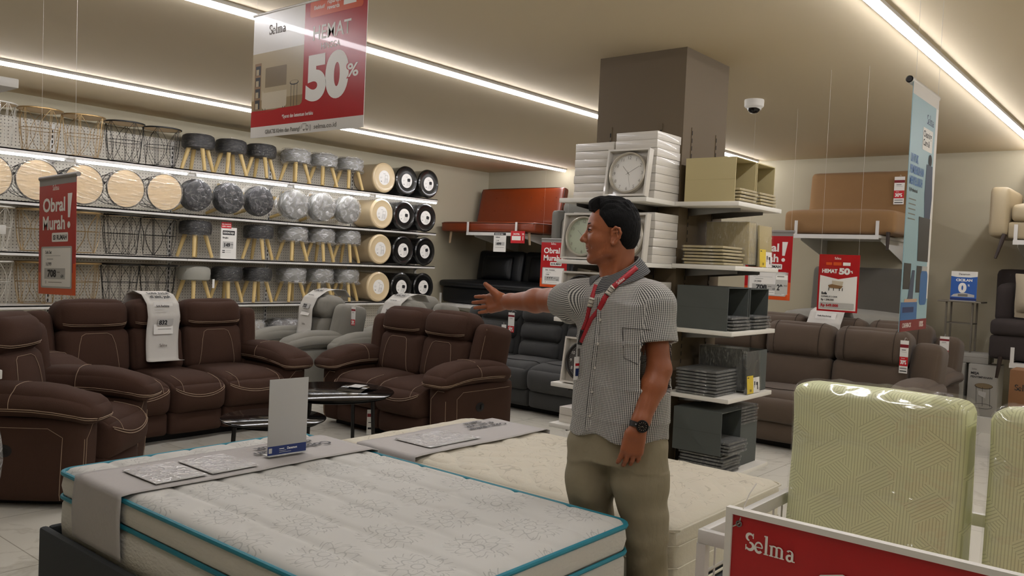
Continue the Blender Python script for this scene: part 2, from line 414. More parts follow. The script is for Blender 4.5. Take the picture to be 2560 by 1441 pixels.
# ---------------- goods on the stool wall ----------------
mat('wood_top', '#d8bd92', .5, var=.12, vscale=6, stretch=(.6, 12, 12)); mat('wood_leg', '#cfb478', .5, var=.18, vscale=5, stretch=(4, 4, .8))
mat('black_wire', '#141210', .4, .3); mat('gold_wire', '#a5885a', .35, .6); mat('pale_wire', '#c9c5bb', .4)
mat('black_fabric', '#0d0d0e', .6, bump=.3, bscale=90); mat('grey_fabric', '#77766f', .8, bump=.2, bscale=120); mat('light_fabric', '#9b9a90', .85, bump=.15, bscale=150)
mat('cream_shell', '#d6c19a', .35, coat=.4); mat('black_shell', '#0f0f10', .25, coat=.5)
film('film_dark', '#ffffff', .07, .22, 16, .9, (1, 1, 3), .93); film('film_clear', '#ffffff', .2, .3, 11, .7, (1, 1, 2.4), .55); film('film_streak', '#fff6e6', .2, .15, 4, 1, (1, 7, 7), .6)

def wire_table(kind, topm, wire, rim):
    t = thing('wire_side_table', '', 'side table'); R, r, Hh = .196, .15, .415
    obj('table_top', MB().lathe([(R-.006, Hh-.012), (R-.006, Hh-.003), (R-.03, Hh-.003)], 28), topm, t)
    m = MB()
    m.tube([(R*math.cos(a), R*math.sin(a), Hh-.006) for a in np.linspace(0, 2*PI, 33)[:-1]], .008, 6, True)
    obj('rim', m, rim, t)
    m = MB(); rad = lambda z: r+(R-r-.004)*(z/Hh)**.8
    for z, rr in ((.008, r), (.22, None)):
        q = rr or rad(z); m.tube([(q*math.cos(a), q*math.sin(a), z) for a in np.linspace(0, 2*PI, 29)[:-1]], .003, 5, True)
    for k in range(5):
        c0 = 2*PI*k/5+.2
        for s in (-1, 1):
            m.tube([(rad(z)*math.cos(c0+s*(.04+.52*math.sin(PI*u))), rad(z)*math.sin(c0+s*(.04+.52*math.sin(PI*u))), z) for u in np.linspace(0, 1, 11) for z in (.008+u*(Hh-.02),)], .0023, 5)
            m.tube([(rad(z)*math.cos(c0+s*.04), rad(z)*math.sin(c0+s*.04), z) for z in (.008, .22, Hh-.012)], .0023, 5)
    obj('wire_frame', m, wire, t); return t
wt_black = wire_table('black', 'wood_top', 'black_wire', 'black_wire'); wt_gold = wire_table('gold', 'wood_top', 'gold_wire', 'gold_wire'); wt_pale = wire_table('pale', 'wood_top', 'pale_wire', 'pale_wire')
def wt_wrapped():
    t = wire_table('wrapped', 'wood_top', 'black_wire', 'black_wire')
    m = MB(); n = 40
    m.grid(lambda u, v: ((.008+.194*v)*math.cos(2*PI*u)*(1+.012*math.sin(9*2*PI*u)), (.008+.194*v)*math.sin(2*PI*u)*(1+.012*math.sin(9*2*PI*u)), .423+.004*math.sin(23*u+9*v)-.004*v), 40, 6)
    obj('plastic_wrap', m, 'film_streak', t)
    obj('foot_cap', MB().lathe([(.001, -.02), (.018, -.015), (.02, 0), (.014, .015), (.001, .02)], 12, (-.2, .03, .345)), 'black', t); return t
wt_wrap = wt_wrapped()
def stool(fab, wrap, seed, tagd=False):
    t = thing('padded_stool', '', 'stool'); R = .175; z0, z1 = .25, .405
    prof = [(.02, z0), (R-.02, z0), (R-.004, z0+.012), (R, z0+.04), (R+.004, (z0+z1)/2), (R, z1-.04), (R-.008, z1-.015), (R-.035, z1), (R*.5, z1+.008), (.02, z1+.01)]
    obj('seat', MB().lathe(prof, 32), fab, t)
    for k in range(4):
        a = PI/4+k*PI/2+.25; c_, s_ = math.cos(a), math.sin(a)
        obj('leg', MB().cyl((.185*c_, .185*s_, 0), (.105*c_, .105*s_, z0+.01), .0185, .0245, 12), 'wood_leg', t)
    if wrap:
        m = MB(); n = 36; S = Vector((seed*3.1, 1, 2))
        pr = [(.001, z1+.016), (R*.7, z1+.018), (R-.005, z1+.012), (R+.01, z1-.03), (R+.012, (z0+z1)/2), (R+.01, z0+.02), (R+.008, z0-.012), (R-.05, z0-.02)]
        def fn(u, v):
            i = v*(len(pr)-1); k = min(int(i), len(pr)-2); f = i-k; r_ = pr[k][0]*(1-f)+pr[k+1][0]*f; z = pr[k][1]*(1-f)+pr[k+1][1]*f; a = 2*PI*u
            q = noise.noise(Vector((math.cos(a)*2.5, math.sin(a)*2.5, z*9))+S); r_ += .010*max(q, -.5)+(.03 if v > .8 else 0)*max(0, math.sin(3*a+seed))
            return (r_*math.cos(a), r_*math.sin(a), z-(.02*max(0, math.sin(4*a+seed)) if v > .9 else 0))
        m.grid(fn, n, 14); obj('plastic_wrap', m, wrap, t)
    if tagd:
        obj('swing_tag', MB().box((.13, -.19, .22), (.035, .001, .1), rot=rz(.3)), 'pure_white', t)
    return t
st_black = stool('black_fabric', 'film_dark', 1); st_black2 = stool('black_fabric', 'film_dark', 4); st_grey = stool('grey_fabric', 'film_clear', 2); st_grey2 = stool('grey_fabric', 'film_clear', 5)
st_plain = stool('light_fabric', None, 3, True)
def drum(body, name_m, sticker=True):
    t = thing('drum_stool', '', 'stool'); R = .2      # axis along z, face at the top
    obj('seat', MB().lathe([(.02, 0), (R-.03, 0), (R-.008, .01), (R-.01, .03), (R-.012, .36), (R, .375), (R+.004, .392), (R-.002, .408), (R-.02, .418), (R-.045, .41), (R-.07, .409), (.02, .41)], 40), body, t)
    if sticker:
        s = Sign(); s.disc(0, 0, .098, 'print_white', n=28)
        if name_m != 'pale': s.rect(.01, -.01, .065, .035, 'ink', r=.012)
        else: s.line([(.015, .035), (.06, .035), (.06, -.01), (.015, -.01), (.015, .035)], .003, 'logo_brown')
        for q in (.014, .03, .046, .06): s.line([(q, -.01), (q-.006+(q-.035)*.3, -.07)], .003, 'ink')
        s.rect(-.02, .05, .02, .056, 'print_grey'); s.rect(-.075, .0, -.035, .004, 'print_grey'); s.rect(-.075, -.012, -.045, -.009, 'print_grey'); s.rect(-.06, -.055, -.04, -.048, 'ink')
        s.mb.xf(rx(-PI/2), (0.0, 0, .4105)); s.done('sticker', t)
    return t
dr_cream = drum('cream_shell', 'pale'); dr_black = drum('black_shell', 'dark')
film('film_shell', '#ffffff', .1, .1, 9, 1, (1, 1, 1), .9)
GP = [('top', SZ[0]), ('second', SZ[1]), ('third', SZ[2]), ('fourth', SZ[3])]
yc = 8.79
ordn = ['leftmost', 'second from the left', 'third from the left', 'fourth from the left', 'rightmost']
# upright wire tables: (proto, x, row, label)
tabs = [(wt_pale, 2.96, 0, 'pale wire side table at the left edge of the top shelf'), (wt_gold, 3.372, 0, 'gold-rimmed wire side table on the top shelf, left of its twin'), (wt_gold, 3.784, 0, 'gold-rimmed wire side table on the top shelf beside the black tables'),
        (wt_black, 4.196, 0, 'black wire side table on the top shelf beside the gold ones'), (wt_black, 4.608, 0, 'black wire side table on the top shelf beside the black stools'),
        (wt_pale, 2.96, 2, 'pale wire side table at the left edge of the third shelf'), (wt_gold, 3.372, 2, 'gold wire side table on the third shelf left of the tall red sign'), (wt_gold, 3.784, 2, 'gold wire side table on the third shelf right of the tall red sign'),
        (wt_black, 4.196, 2, 'black wire side table on the third shelf, left one of two'), (wt_black, 4.608, 2, 'black wire side table on the third shelf beside a black stool'),
        (wt_pale, 2.96, 3, 'pale wire side table at the left edge of the fourth shelf'), (wt_gold, 3.372, 3, 'gold wire side table on the fourth shelf left of the tall red sign'), (wt_gold, 3.784, 3, 'gold wire side table on the fourth shelf right of the tall red sign'),
        (wt_black, 4.196, 3, 'black wire side table on the fourth shelf, left one of two'), (wt_black, 4.608, 3, 'black wire side table on the fourth shelf beside the unwrapped grey stool')]
for p, x, r, l in tabs: place(p, (x, yc, SZ[r]+.0055), random.uniform(-.5, .5), l, 'upright wire side tables on the stool wall')
for i, x in enumerate((2.875, 3.29, 3.71, 4.135, 4.555)):
    place(wt_wrap, (x, 8.998, SZ[1]+.209), (PI/2, random.uniform(-.3, .3), .0), 'wrapped side table showing its round wooden top, '+(['half hidden at the left edge', 'left of the tall red sign', 'right behind the tall red sign', 'fourth in the row', 'beside the black stool bottoms'][i]), 'wrapped round table tops on the second shelf')
xs = [5.03, 5.44, 5.845, 6.34, 6.765, 7.19]
st_names = ['first', 'second', 'third', 'first', 'second', 'third']
for r in (0, 2, 3):
    for i, x in enumerate(xs):
        if r == 2 and i == 1: continue
        pr = (st_black if (i+r) % 2 else st_black2) if i < 3 else (st_grey if (i+r) % 2 else st_grey2)
        if r == 3 and i == 0: pr = st_plain
        colr = 'black' if i < 3 else 'grey'
        l = '%s stool in plastic on the %s shelf, %s %s one from left' % (colr, GP[r][0], st_names[i], colr)
        if r == 3 and i == 0: l = 'unwrapped light grey stool with a paper tag on the fourth shelf'
        if r == 3 and i in (1, 2): l = 'black stool in plastic on the fourth shelf, '+('left one' if i == 1 else 'right one')+' of the two'
        if r == 2 and i < 3: l = 'black stool in plastic on the third shelf '+('left' if i == 0 else 'right')+' of the 149 price sign'
        place(pr, (x, yc-.01, SZ[r]+.008), random.uniform(-.35, .35)+.1, l, 'stools standing on the stool wall')
for i, x in enumerate(xs):
    pr = (st_black2 if i % 2 else st_black) if i < 3 else (st_grey2 if i % 2 else st_grey); colr = 'black' if i < 3 else 'grey'
    place(pr, (x*.985, 8.997, SZ[1]+.215), (PI/2+.0, random.uniform(-.4, .4), 0), '%s stool lying on the second shelf seat forward, %s %s one from left' % (colr, st_names[i], colr), 'stools lying on the second shelf')
    # white tape across the wrap
for r, zz in enumerate(SZ[:4]):
    for i, x in enumerate((7.615, 8.04, 8.458)):
        colr = 'cream' if i == 0 else 'black'; l = 'cream drum stool lying on the %s shelf beside the grey stools' % GP[r][0] if i == 0 else 'black drum stool with round sticker on the %s shelf, %s' % (GP[r][0], 'next to the cream one' if i == 1 else 'at the right end')
        place(dr_cream if i == 0 else dr_black, (x+(.02 if r == 0 else 0), 9.0, zz+.206), (PI/2, random.uniform(-.25, .25) if r else 0, random.uniform(-.03, .03)), l, 'drum stools at the right end of the shelves')
# wrapped bundles on the lowest shelf
mat('bundle_grey', '#4b4845', .7); mat('bundle_pale', '#8d8a80', .7)
for i, (x, m_, l) in enumerate(((5.7, 'bundle_pale', 'pale wrapped bundle on the lowest shelf behind the brown three-seat sofa'), (6.22, 'bundle_grey', 'dark wrapped bundle on the lowest shelf left of the grey recliner'), (6.74, 'bundle_grey', 'dark wrapped bundle on the lowest shelf partly behind the grey recliner'))):
    t = thing('wrapped_cushion', l, 'cushion', (x, 8.78, SZ[4]+.012), random.uniform(-.2, .2))
    obj('cushion', MB().puff(Puff((0, 0, .152), (.2, .15, .15), .06, (.02, .02, .02)), 8, wr=.01), m_, t)
    obj('plastic_wrap', MB().puff(Puff((0, 0, .165), (.22, .165, .155), .07, (.02, .02, .02)), 10, wr=.02, ws=9, seed=i), 'film_clear', t)
# price card 149 standing on the third shelf
t = thing('price_card', 'white 149 price card with red top standing between black stools', 'price sign', (5.375, 8.655, SZ[2]+.001), 0)
obj('board', MB().span((-.1, 0, .0), (.1, .006, .36)), 'pure_white', t); obj('base', MB().span((-.1, -.03, 0), (.1, .05, .004)), 'clear_line', t)
s = Sign(); s.rect(-.098, .35, .03, .42, 'red'); s.text('BELI BANYAK', -.09, .39, .014, 'print_white'); s.text('LEBIH HEMAT', -.09, .365, .014, 'print_white')
s.rect(-.08, .275, .075, .325, 'ink'); s.text('BORONG SAJA', -.07, .29, .022, 'print_white', w=.135); s.text('Bangku', -.078, .235, .018, 'ink', bold=.04)
s.rect(-.075, .12, .06, .2, 'print_grey'); s.text('149', -.055, .14, .042, 'ink', w=.075, bold=.05); s.text('.900', .026, .16, .014, 'ink')
s.rect(-.078, .09, -.045, .1, 'ink'); s.rect(-.078, .07, -.045, .08, 'ink'); s.rect(-.035, .093, .03, .098, 'print_grey'); s.rect(-.035, .073, .03, .078, 'print_grey')
s.done('print', t)
# ---------------- upholstery ----------------
mat('brown_suede', '#453026', .9, bump=.25, bscale=220, var=.12, vscale=5, spec=.25); mat('brown_plinth', '#120d0b', .7)
mat('tan_thread', '#a08871', .6); mat('ash_fabric', '#86837a', .9, bump=.25, bscale=260, var=.08, vscale=9, sheen=.1); mat('ash_seam', '#5b5851', .9)
mat('charcoal_fabric', '#3a3a39', .9, bump=.25, bscale=260, var=.1, vscale=9, sheen=.1); mat('charcoal_seam', '#1d1d1f', .9)
mat('taupe_fabric', '#55473a', .9, bump=.25, bscale=260, var=.08, vscale=9, sheen=.1); mat('taupe_seam', '#33281f', .9)
mat('slate_fabric', '#5f5b53', .9, bump=.2, bscale=260, sheen=.1)
STY = dict(brown=('brown_suede', 'tan_thread'), ash=('ash_fabric', 'ash_seam'), charcoal=('charcoal_fabric', 'charcoal_seam'), taupe=('taupe_fabric', 'taupe_seam'), slate=('slate_fabric', 'charcoal_seam'))
def seam(m, P, path, r=.0019, out=.0014, n=5):
    m.tube(P.mp(np.array(path), out), r, n)
def dense(pts, k=8):
    o = []
    for a, b in zip(pts[:-1], pts[1:]):
        for i in range(k): o.append([a[j]+(b[j]-a[j])*i/k for j in range(3)])
    return o+[list(pts[-1])]
def recliner(name, label, cat, loc, rot, seats, style, aw=.25, D=1.02, top=1.02, stands=True, group=None):
    fab, thr = STY[style]; t = thing(name, label, cat, loc, rot, group); W = sum(seats)+2*aw; x0 = -W/2; f = -D/2
    obj('plinth', MB().span((x0+.12, f+.16, .0), (-x0-.12, D/2-.14, .07)), 'brown_plinth', t)
    sd = random.random()*50
    for s in (-1, 1):
        xc = s*(W/2-aw/2)
        pn = Puff((xc, .01, .27), (aw/2-.012, D/2-.07, .235), .045, (.02 if style != 'brown' else .012, .015, 0), lambda q, P: q+np.column_stack([0*q[:, 0], -.035*(q[:, 2]+.1)*(q[:, 1] < 0), 0*q[:, 0]]))
        po = obj('side_panel', MB().puff(pn, 10, wr=.004, ws=5, seed=sd), fab, t)
        m = MB()
        if style == 'brown':
            seam(m, pn, dense([(s*1, -.78, -.98), (s*1, -.78, .55), (s*1, -.6, .75), (s*1, .95, .75)])); seam(m, pn, dense([(-.6, -1, -.98), (-.6, -1, .5), (0, -1, .8), (.6, -1, .8)]))
            seam(m, pn, dense([(.75*s, -1, -.98), (.75*s, -1, .5)]))
        else: seam(m, pn, dense([(s*.9, -.99, -.98), (s*.9, -.99, .9)])); seam(m, pn, dense([(-s*.9, -.99, -.98), (-s*.9, -.99, .9)]))
        obj('panel_seam', m, thr, po)
        if style == 'brown':
            c = pn.mp([(s*1, -.1, .2)])[0]
            h = MB(); h.add([(c[0]+s*(.001+.004*(1-k)), c[1]+(.028+.022*k)*math.cos(a), c[2]+(.02+.018*k)*math.sin(a)) for k in (0, 1) for a in np.linspace(0, 2*PI, 19)[:-1]], [(i, (i+1) % 18, 18+(i+1) % 18, 18+i) for i in range(18)]+[tuple(range(18))])
            hh = obj('handle_cup', h, 'brown_plinth', t); obj('lever', MB().box(c+np.array([s*.008, .012, 0]), (.01, .025, .04), bev=.004), 'black', hh)
        def fa(q, P, s=s):
            z = q[:, 2].copy(); u = P[:, 1]; q = q.copy()
            q[:, 2] = z*(1-.28*np.clip(-u-.5, 0, 1))+.02*(1-u**2)-.05*np.clip(-u-.35, 0, 1)**1.3
            q[:, 0] += s*.012*(1-P[:, 2]**2); return q
        pad = Puff((xc, -.06, .555), (aw/2+.022, D/2-.055, .075), .07, (.012, .02, .028), fa)
        ao = obj('arm_pad', MB().puff(pad, 12, wr=.007, ws=7, seed=sd+s), fab, t); m = MB(); m2 = MB()
        ring = lambda zz: dense([(-1, .95, zz), (-1, -.8, zz), (-.75, -1, zz), (.75, -1, zz), (1, -.8, zz), (1, .95, zz)], 7)
        if style == 'brown':
            seam(m, pad, ring(-.25), .0026); seam(m, pad, ring(-.42), .0026); seam(m, pad, dense([(-1, -.05, -.2), (-.9, -.05, 1), (.9, -.05, 1), (1, -.05, -.2)], 6))
        else: seam(m, pad, ring(-.35), .0045)
        obj('arm_seam', m, thr, ao)
    bz = .985
    cx_ = x0+aw
    for i, sw in enumerate(seats):
        c = cx_+sw/2; cx_ += sw; hx = sw/2-.006
        def fs(q, P):
            q = q.copy(); front = np.clip(-P[:, 1], 0, 1); q[:, 2] -= .035*front**4*np.clip(P[:, 2], 0, 1)
            q[:, 1] -= .03*np.clip(1-P[:, 2]**2, 0, 1)*front; q[:, 2] += .018*P[:, 1]*0; return q
        st = Puff((c, f+.37, .345), (hx, .36, .135), .06, (.004, .03, .018), fs)
        so = obj('seat_cushion', MB().puff(st, 12, wr=.005, ws=6, seed=sd+i), fab, t); m = MB()
        if style == 'brown':
            for zz in (.35, .2): seam(m, st, [(u, -1, zz+.62*abs(u)**2.2-.2) for u in np.linspace(-.97, .97, 25)], .0026)
            for u in (-.7, .7): seam(m, st, dense([(u, -.98, .45), (u, -.85, 1), (u, -.55, 1)], 6))
        else: seam(m, st, [(u, -.6+.3*abs(u)**2, 1) for u in np.linspace(-.97, .97, 17)], .0035)
        obj('seat_seam', m, thr, so)
        obj('footrest', MB().puff(Puff((c, f+.2, .145), (hx, .16, .09), .035, (0, .025, 0)), 8, wr=.003, seed=i), fab, t)
        lean = rx(-.16)
        def mkb(z0, z1, th, yy, bul, xx=hx, r=.06, n=12, cc=c, nm='back_cushion'):
            zc = (z0+z1)/2; yl = yy+.165*(zc-.5)
            P_ = Puff((cc, yl, zc), (xx, th, (z1-z0)/2), r, (.003, bul, .012), None, rx(-.16))
            return P_, obj(nm, MB().puff(P_, n, wr=.006, ws=6, seed=sd+zc*9+i), fab, t)
        yb = D/2-.33
        if style == 'brown':
            P1, o1 = mkb(.44, .80, .11, yb, .035); P2, o2 = mkb(.77, top, .135, yb-.0, .04, r=.09, nm='head_cushion'); m = MB()
            if sw > .5:
                seam(m, P1, dense([(-.62, -1, -.95), (-.5, -1, .3), (-.42, -1, .68), (-.3, -1, .78), (.3, -1, .78), (.42, -1, .68), (.5, -1, .3), (.62, -1, -.95)], 6))
            for zz in (-.62, -.74): seam(m, P2, [(u, -1, zz+.14*u*u-.02) for u in np.linspace(-.97, .97, 17)], .0024)
            obj('back_seam', m, thr, o1)
        elif style == 'charcoal':
            mkb(.44, .64, .12, yb, .05, xx=hx*.86); mkb(.63, .82, .125, yb, .05, xx=hx*.88); mkb(.81, top, .135, yb, .05, r=.08, xx=hx*.93, nm='head_cushion'); mkb(.42, top-.03, .09, yb+.03, .01, n=8, nm='back_frame')
        elif style == 'ash':
            mkb(.42, .8, .12, yb, .06, xx=hx*.97, r=.08); mkb(.77, top, .135, yb-.02, .05, r=.09, nm='head_cushion')
        else:
            P1, o1 = mkb(.42, .74, .13, yb, .04, r=.05); P2, o2 = mkb(.71, top, .15, yb-.005, .05, r=.085, nm='head_cushion'); m = MB()
            for u in (-.66, .66): seam(m, P2, dense([(u, -1, -.9), (u, -1, .7), (u, -.7, 1), (u, .5, 1)], 6), .003)
            obj('back_seam', m, thr, o1)
    for s in (-1, 1):        # wings beside the back
        def fw(q, P, s=s): q = q.copy(); q[:, 0] += s*.02*P[:, 2]; return q
        ww = .085 if style != 'taupe' else .11
        wg = Puff((s*(W/2-aw+ww-.01), D/2-.26+.05, .64), (ww, .17, .29), .06, (.015, .02, .01), fw, rx(-.16))
        wo = obj('back_wing', MB().puff(wg, 10, wr=.006, seed=sd+s), fab, t)
        if style == 'brown': m = MB(); seam(m, wg, dense([(s*.8, -1, -.9), (s*.8, -1, .9)])); obj('wing_seam', m, thr, wo)
    obj('back_shell', MB().puff(Puff((0, D/2-.13, .5), (W/2-aw+.06, .08, .42), .05, (0, .02, 0), None, rx(-.1)), 8), fab, t)
    return t
def facing(dx, dy): return math.atan2(dx, -dy)
fx_ = facing(-1, 0)
recliner('recliner_sofa', 'dark brown three-seat recliner sofa with tan stitching and a paper throw', 'sofa', (3.43, 6.36, 0), 0, [.55, .45, .55], 'brown', aw=.26, D=1.06)
recliner('recliner_sofa', 'dark brown two-seat recliner sofa with tan stitching behind the coffee tables', 'sofa', (4.97, 5.1, 0), fx_, [.525, .525], 'brown', aw=.25, D=.9)
recliner('recliner_armchair', 'dark brown recliner armchair with tan stitching at the left edge', 'armchair', (2.1, 5.33, 0), facing(.68, -.73), [.52], 'brown', aw=.24, D=1.04)
recliner('recliner_armchair', 'light grey recliner armchair with white throw and red 20 tag, between the brown sofas', 'armchair', (5.45, 7.24, 0), fx_-.08, [.46], 'ash', aw=.17, D=.98)
recliner('recliner_armchair', 'light grey recliner armchair with white throw just behind the brown two-seat sofa', 'armchair', (5.78, 6.32, 0), fx_-.03, [.46], 'ash', aw=.15, D=.96)
recliner('recliner_armchair', 'light grey recliner armchair whose back shows behind the two other grey ones', 'armchair', (6.75, 7.06, 0), fx_, [.46], 'ash', aw=.15, D=.9)
recliner('recliner_sofa', 'charcoal recliner sofa with three horizontal back rolls, behind the person', 'sofa', (6.88, 5.33, 0), fx_, [.6, .6, .6], 'charcoal', aw=.19, D=.98, top=1.03)
recliner('recliner_sofa', 'brown-grey large recliner sofa nearest the green mattresses, with long 30 tag', 'sofa', (7.32, 2.77, 0), fx_, [.62, .62, .62], 'taupe', aw=.22, D=1.04, top=1.03)
recliner('recliner_sofa', 'brown-grey recliner sofa in the second row with short 30 tag and paper throw', 'sofa', (8.56, 2.86, 0), fx_, [.6, .6, .6], 'taupe', aw=.22, D=1.05, top=1.04)

# ---------------- sofas on the back wall ----------------
mat('orange_leather', '#7a2f08', .4, bump=.12, bscale=90, var=.15, vscale=3, coat=.2); mat('orange_piping', '#3b1a0c', .5); mat('leg_wood_pale', '#b49a7a', .5)
mat('black_leather', '#101216', .4, bump=.1, bscale=60); mat('beige_fabric', '#8e6c45', .9, bump=.2, bscale=240, var=.05, sheen=.1); mat('dark_wood', '#2c1e17', .45)
mat('cream_leather', '#a99a7c', .55, bump=.1, bscale=100); mat('espresso_fabric', '#332b29', .9, bump=.2, bscale=240); mat('pillow_cream', '#a89c86', .9, bump=.2, bscale=90); mat('grey_shell', '#6e6d66', .9, bump=.15, bscale=240)
def platform(x0, y0, y1, z, label, posts=True):
    t = thing('wall_display_shelf'.replace('wall_', ''), label, 'shelf', (x0, (y0+y1)/2, z), 0, 'display shelves of the sofa wall')
    h = (y1-y0)/2; obj('board', MB().span((0, -h, -.03), (XB-x0, h, 0)), 'white_metal', t)
    obj('front_lip', MB().span((-.012, -h, -.045), (0, h, .0)), 'white_metal', t)
    for s in (-1, 1):
        y = s*(h-.02)
        if posts: obj('stop_bar', MB().span((-.012, y-.016, .0), (0.0, y+.016, .15)), 'white_metal', t)
        m = MB(); P = [(XB-x0, 0), (.15, 0), (.15, -.03), (XB-x0-.05, -.22), (XB-x0, -.25)]
        m.add([(a, y+d, b_-.031) for d in (-.003, .003) for a, b_ in P], [(0, 1, 2, 3, 4), (9, 8, 7, 6, 5)]+[(k, k+5, (k+1) % 5+5, (k+1) % 5) for k in range(5)]); obj('bracket', m, 'white_metal', t)
    return t
platform(9.12, 7.44, 8.4, 1.875, 'white wall shelf carrying the orange futon'); platform(9.12, 7.2, 8.9, .80, 'white low wall shelf carrying the black futon')
platform(9.29, 2.66, 3.57, 1.925, 'white wall shelf carrying the beige sofa, top right'); platform(9.29, 2.5, 3.5, .66, 'white low wall shelf carrying the grey armless sofa')
platform(9.36, .75, 1.44, 1.9, 'white wall shelf carrying the cream armchair'); platform(9.2, .65, 1.38, .72, 'white low wall shelf carrying the espresso sofa'); platform(9.45, 6.35, 6.95, 1.72, 'white wall shelf carrying the grey shell chair', False)
# orange futon: seat slab and tufted back
t = thing('futon_sofa', 'orange leather futon with tufted back on the high wall shelf', 'sofa', (9.61, 8.07, 1.881), fx_)
def slab_(c, h, r, m_, nm, n=12, b=(0, 0, .01), rot=None, wr=.003): P = Puff(c, h, r, b, None, rot); return P, obj(nm, MB().puff(P, n, wr=wr), m_, t)
P, o = slab_((0, -.06, .075), (.9, .4, .072), .035, 'orange_leather', 'seat'); m = MB(); seam(m, P, dense([(-1, .9, .8), (-1, -1, .8), (1, -1, .8), (1, .9, .8)], 8), .006, .002); obj('piping', m, 'orange_piping', o)
P, o = slab_((-.06, .42, .43), (.82, .06, .29), .04, 'orange_leather', 'backrest', 14, (0, .012, 0), rx(-.2)); m = MB(); seam(m, P, dense([(-1, -.9, -1), (-1, -.9, 1), (1, -.9, 1), (1, -.9, -1)], 10), .006, .002); obj('piping', m, 'orange_piping', o)
for r_ in (-.25, .45):
    for k in range(7):
        c_ = P.mp([(-.85+k*.283, -1, r_)], .001)[0]; obj('button', MB().lathe([(.002, .0), (.012, .002), (.013, .006), (.002, .009)], 10, c_, rot=rx(PI/2)), 'orange_leather', o)
for sx_ in (-.75, .75):
    for sy in (-.38,): obj('leg', MB().cyl((sx_, sy, .01), (sx_*1.03, sy, -.17), .022, .016, 12), 'leg_wood_pale', t)
# black futon
t = thing('futon_sofa', 'black leather futon with puffed cushions on the low wall shelf', 'sofa', (9.76, 8.03, .806), fx_)
slab_((0, -.05, .13), (.98, .44, .13), .05, 'black_leather', 'seat_base'); slab_((0, -.09, .29), (1.0, .46, .05), .045, 'black_leather', 'seat', 12, (0, .02, .035))
for sx_ in (-.47, .47):
    slab_((sx_, .33, .56), (.46, .09, .26), .06, 'black_leather', 'backrest', 12, (0, .03, 0), rx(-.15)); slab_((sx_, .22, .55), (.3, .05, .19), .045, 'black_leather', 'back_pad', 10, (0, .04, 0), rx(-.15))
# beige sofa
t = thing('armless_sofa', 'beige fabric armless two-seat sofa on the high wall shelf', 'sofa', (9.8, 3.12, 1.931), fx_)
slab_((0, -.08, .135), (.6, .38, .13), .06, 'beige_fabric', 'seat', 12, (0, .01, .03)); slab_((0, .36, .46), (.6, .075, .31), .06, 'beige_fabric', 'backrest', 12, (0, .02, .0), rx(-.12))
for sx_ in (-.53, .53): obj('leg', MB().cyl((sx_, -.435, .03), (sx_, -.44, -.16), .022, .015, 10), 'dark_wood', t)
# grey armless sofa
t = thing('armless_sofa', 'grey fabric armless sofa on the low wall shelf behind the red sale sign', 'sofa', (9.82, 3.02, .667), fx_)
slab_((0, -.08, .2), (.66, .42, .19), .07, 'ash_fabric', 'seat', 12, (0, .02, .06)); slab_((0, .36, .6), (.62, .075, .32), .06, 'slate_fabric', 'backrest', 12, (0, .02, 0), rx(-.1))
# cream armchair, top right
t = thing('armchair', 'cream armchair with dark wooden legs on the high shelf at the right edge', 'armchair', (9.82, 1.08, 1.906), fx_)
slab_((0, -.04, .26), (.4, .4, .09), .06, 'cream_leather', 'seat', 10, (0, .02, .03)); slab_((0, -.02, .09), (.42, .4, .085), .03, 'cream_leather', 'seat_base', 8); slab_((0, .33, .56), (.38, .1, .32), .07, 'cream_leather', 'backrest', 10, (0, .03, 0), rx(-.12))
for s in (-1, 1): slab_((s*.5, -.02, .27), (.085, .42, .25), .05, 'cream_leather', 'arm', 10, (.015, .02, .0))
for s in (-1, 1): obj('leg', MB().cyl((s*.44, -.43, .05), (s*.5, -.47, -.19), .022, .013, 10), 'dark_wood', t)
# espresso sofa, lower right
t = thing('sofa', 'espresso fabric sofa with a cream cushion on the low shelf at the right edge', 'sofa', (9.72, 1.0, .727), fx_)
slab_((0, 0, .13), (.58, .44, .12), .04, 'espresso_fabric', 'seat_base', 8); slab_((0, -.02, .32), (.58, .44, .08), .05, 'espresso_fabric', 'seat', 10, (0, .02, .02)); slab_((-.1, .32, .62), (.56, .09, .28), .06, 'espresso_fabric', 'backrest', 10, (0, .02, 0))
slab_((-.49, .06, .55), (.085, .34, .19), .06, 'espresso_fabric', 'arm', 10, (0, 0, .02))
for s in (-1, 1): obj('leg', MB().cyl((s*.47, -.44, .04), (s*.49, -.46, -.17), .022, .014, 10), 'dark_wood', t)
t = thing('throw_pillow', 'cream square pillow leaning on the espresso sofa', 'cushion', (9.37, 1.19, 1.165), fx_)
def fp(q, P): q = q.copy(); k = np.clip(1-P[:, 0]**2*P[:, 2]**2*.0, 0, 1); q[:, 1] *= np.clip((1-P[:, 0]**4)*(1-P[:, 2]**4), .05, 1); return q
obj('pillow', MB().puff(Puff((0, 0, .2), (.21, .09, .2), .02, (-.03, 0, -.03), fp, rx(-.3)), 12, wr=.012, ws=8), 'pillow_cream', t)
# grey shell chair beside the orange futon
t = thing('shell_armchair', 'grey rounded shell armchair on the high shelf right of the orange futon', 'armchair', (9.8, 6.66, 1.722), fx_)
slab_((0, .1, .33), (.4, .3, .31), .1, 'grey_shell', 'shell', 12, (0, .03, 0)); slab_((0, -.12, .2), (.32, .2, .19), .07, 'ash_fabric', 'seat', 10, (0, .03, .02))
slab_((-.36, -.1, .25), (.06, .3, .24), .05, 'grey_shell', 'arm', 8)
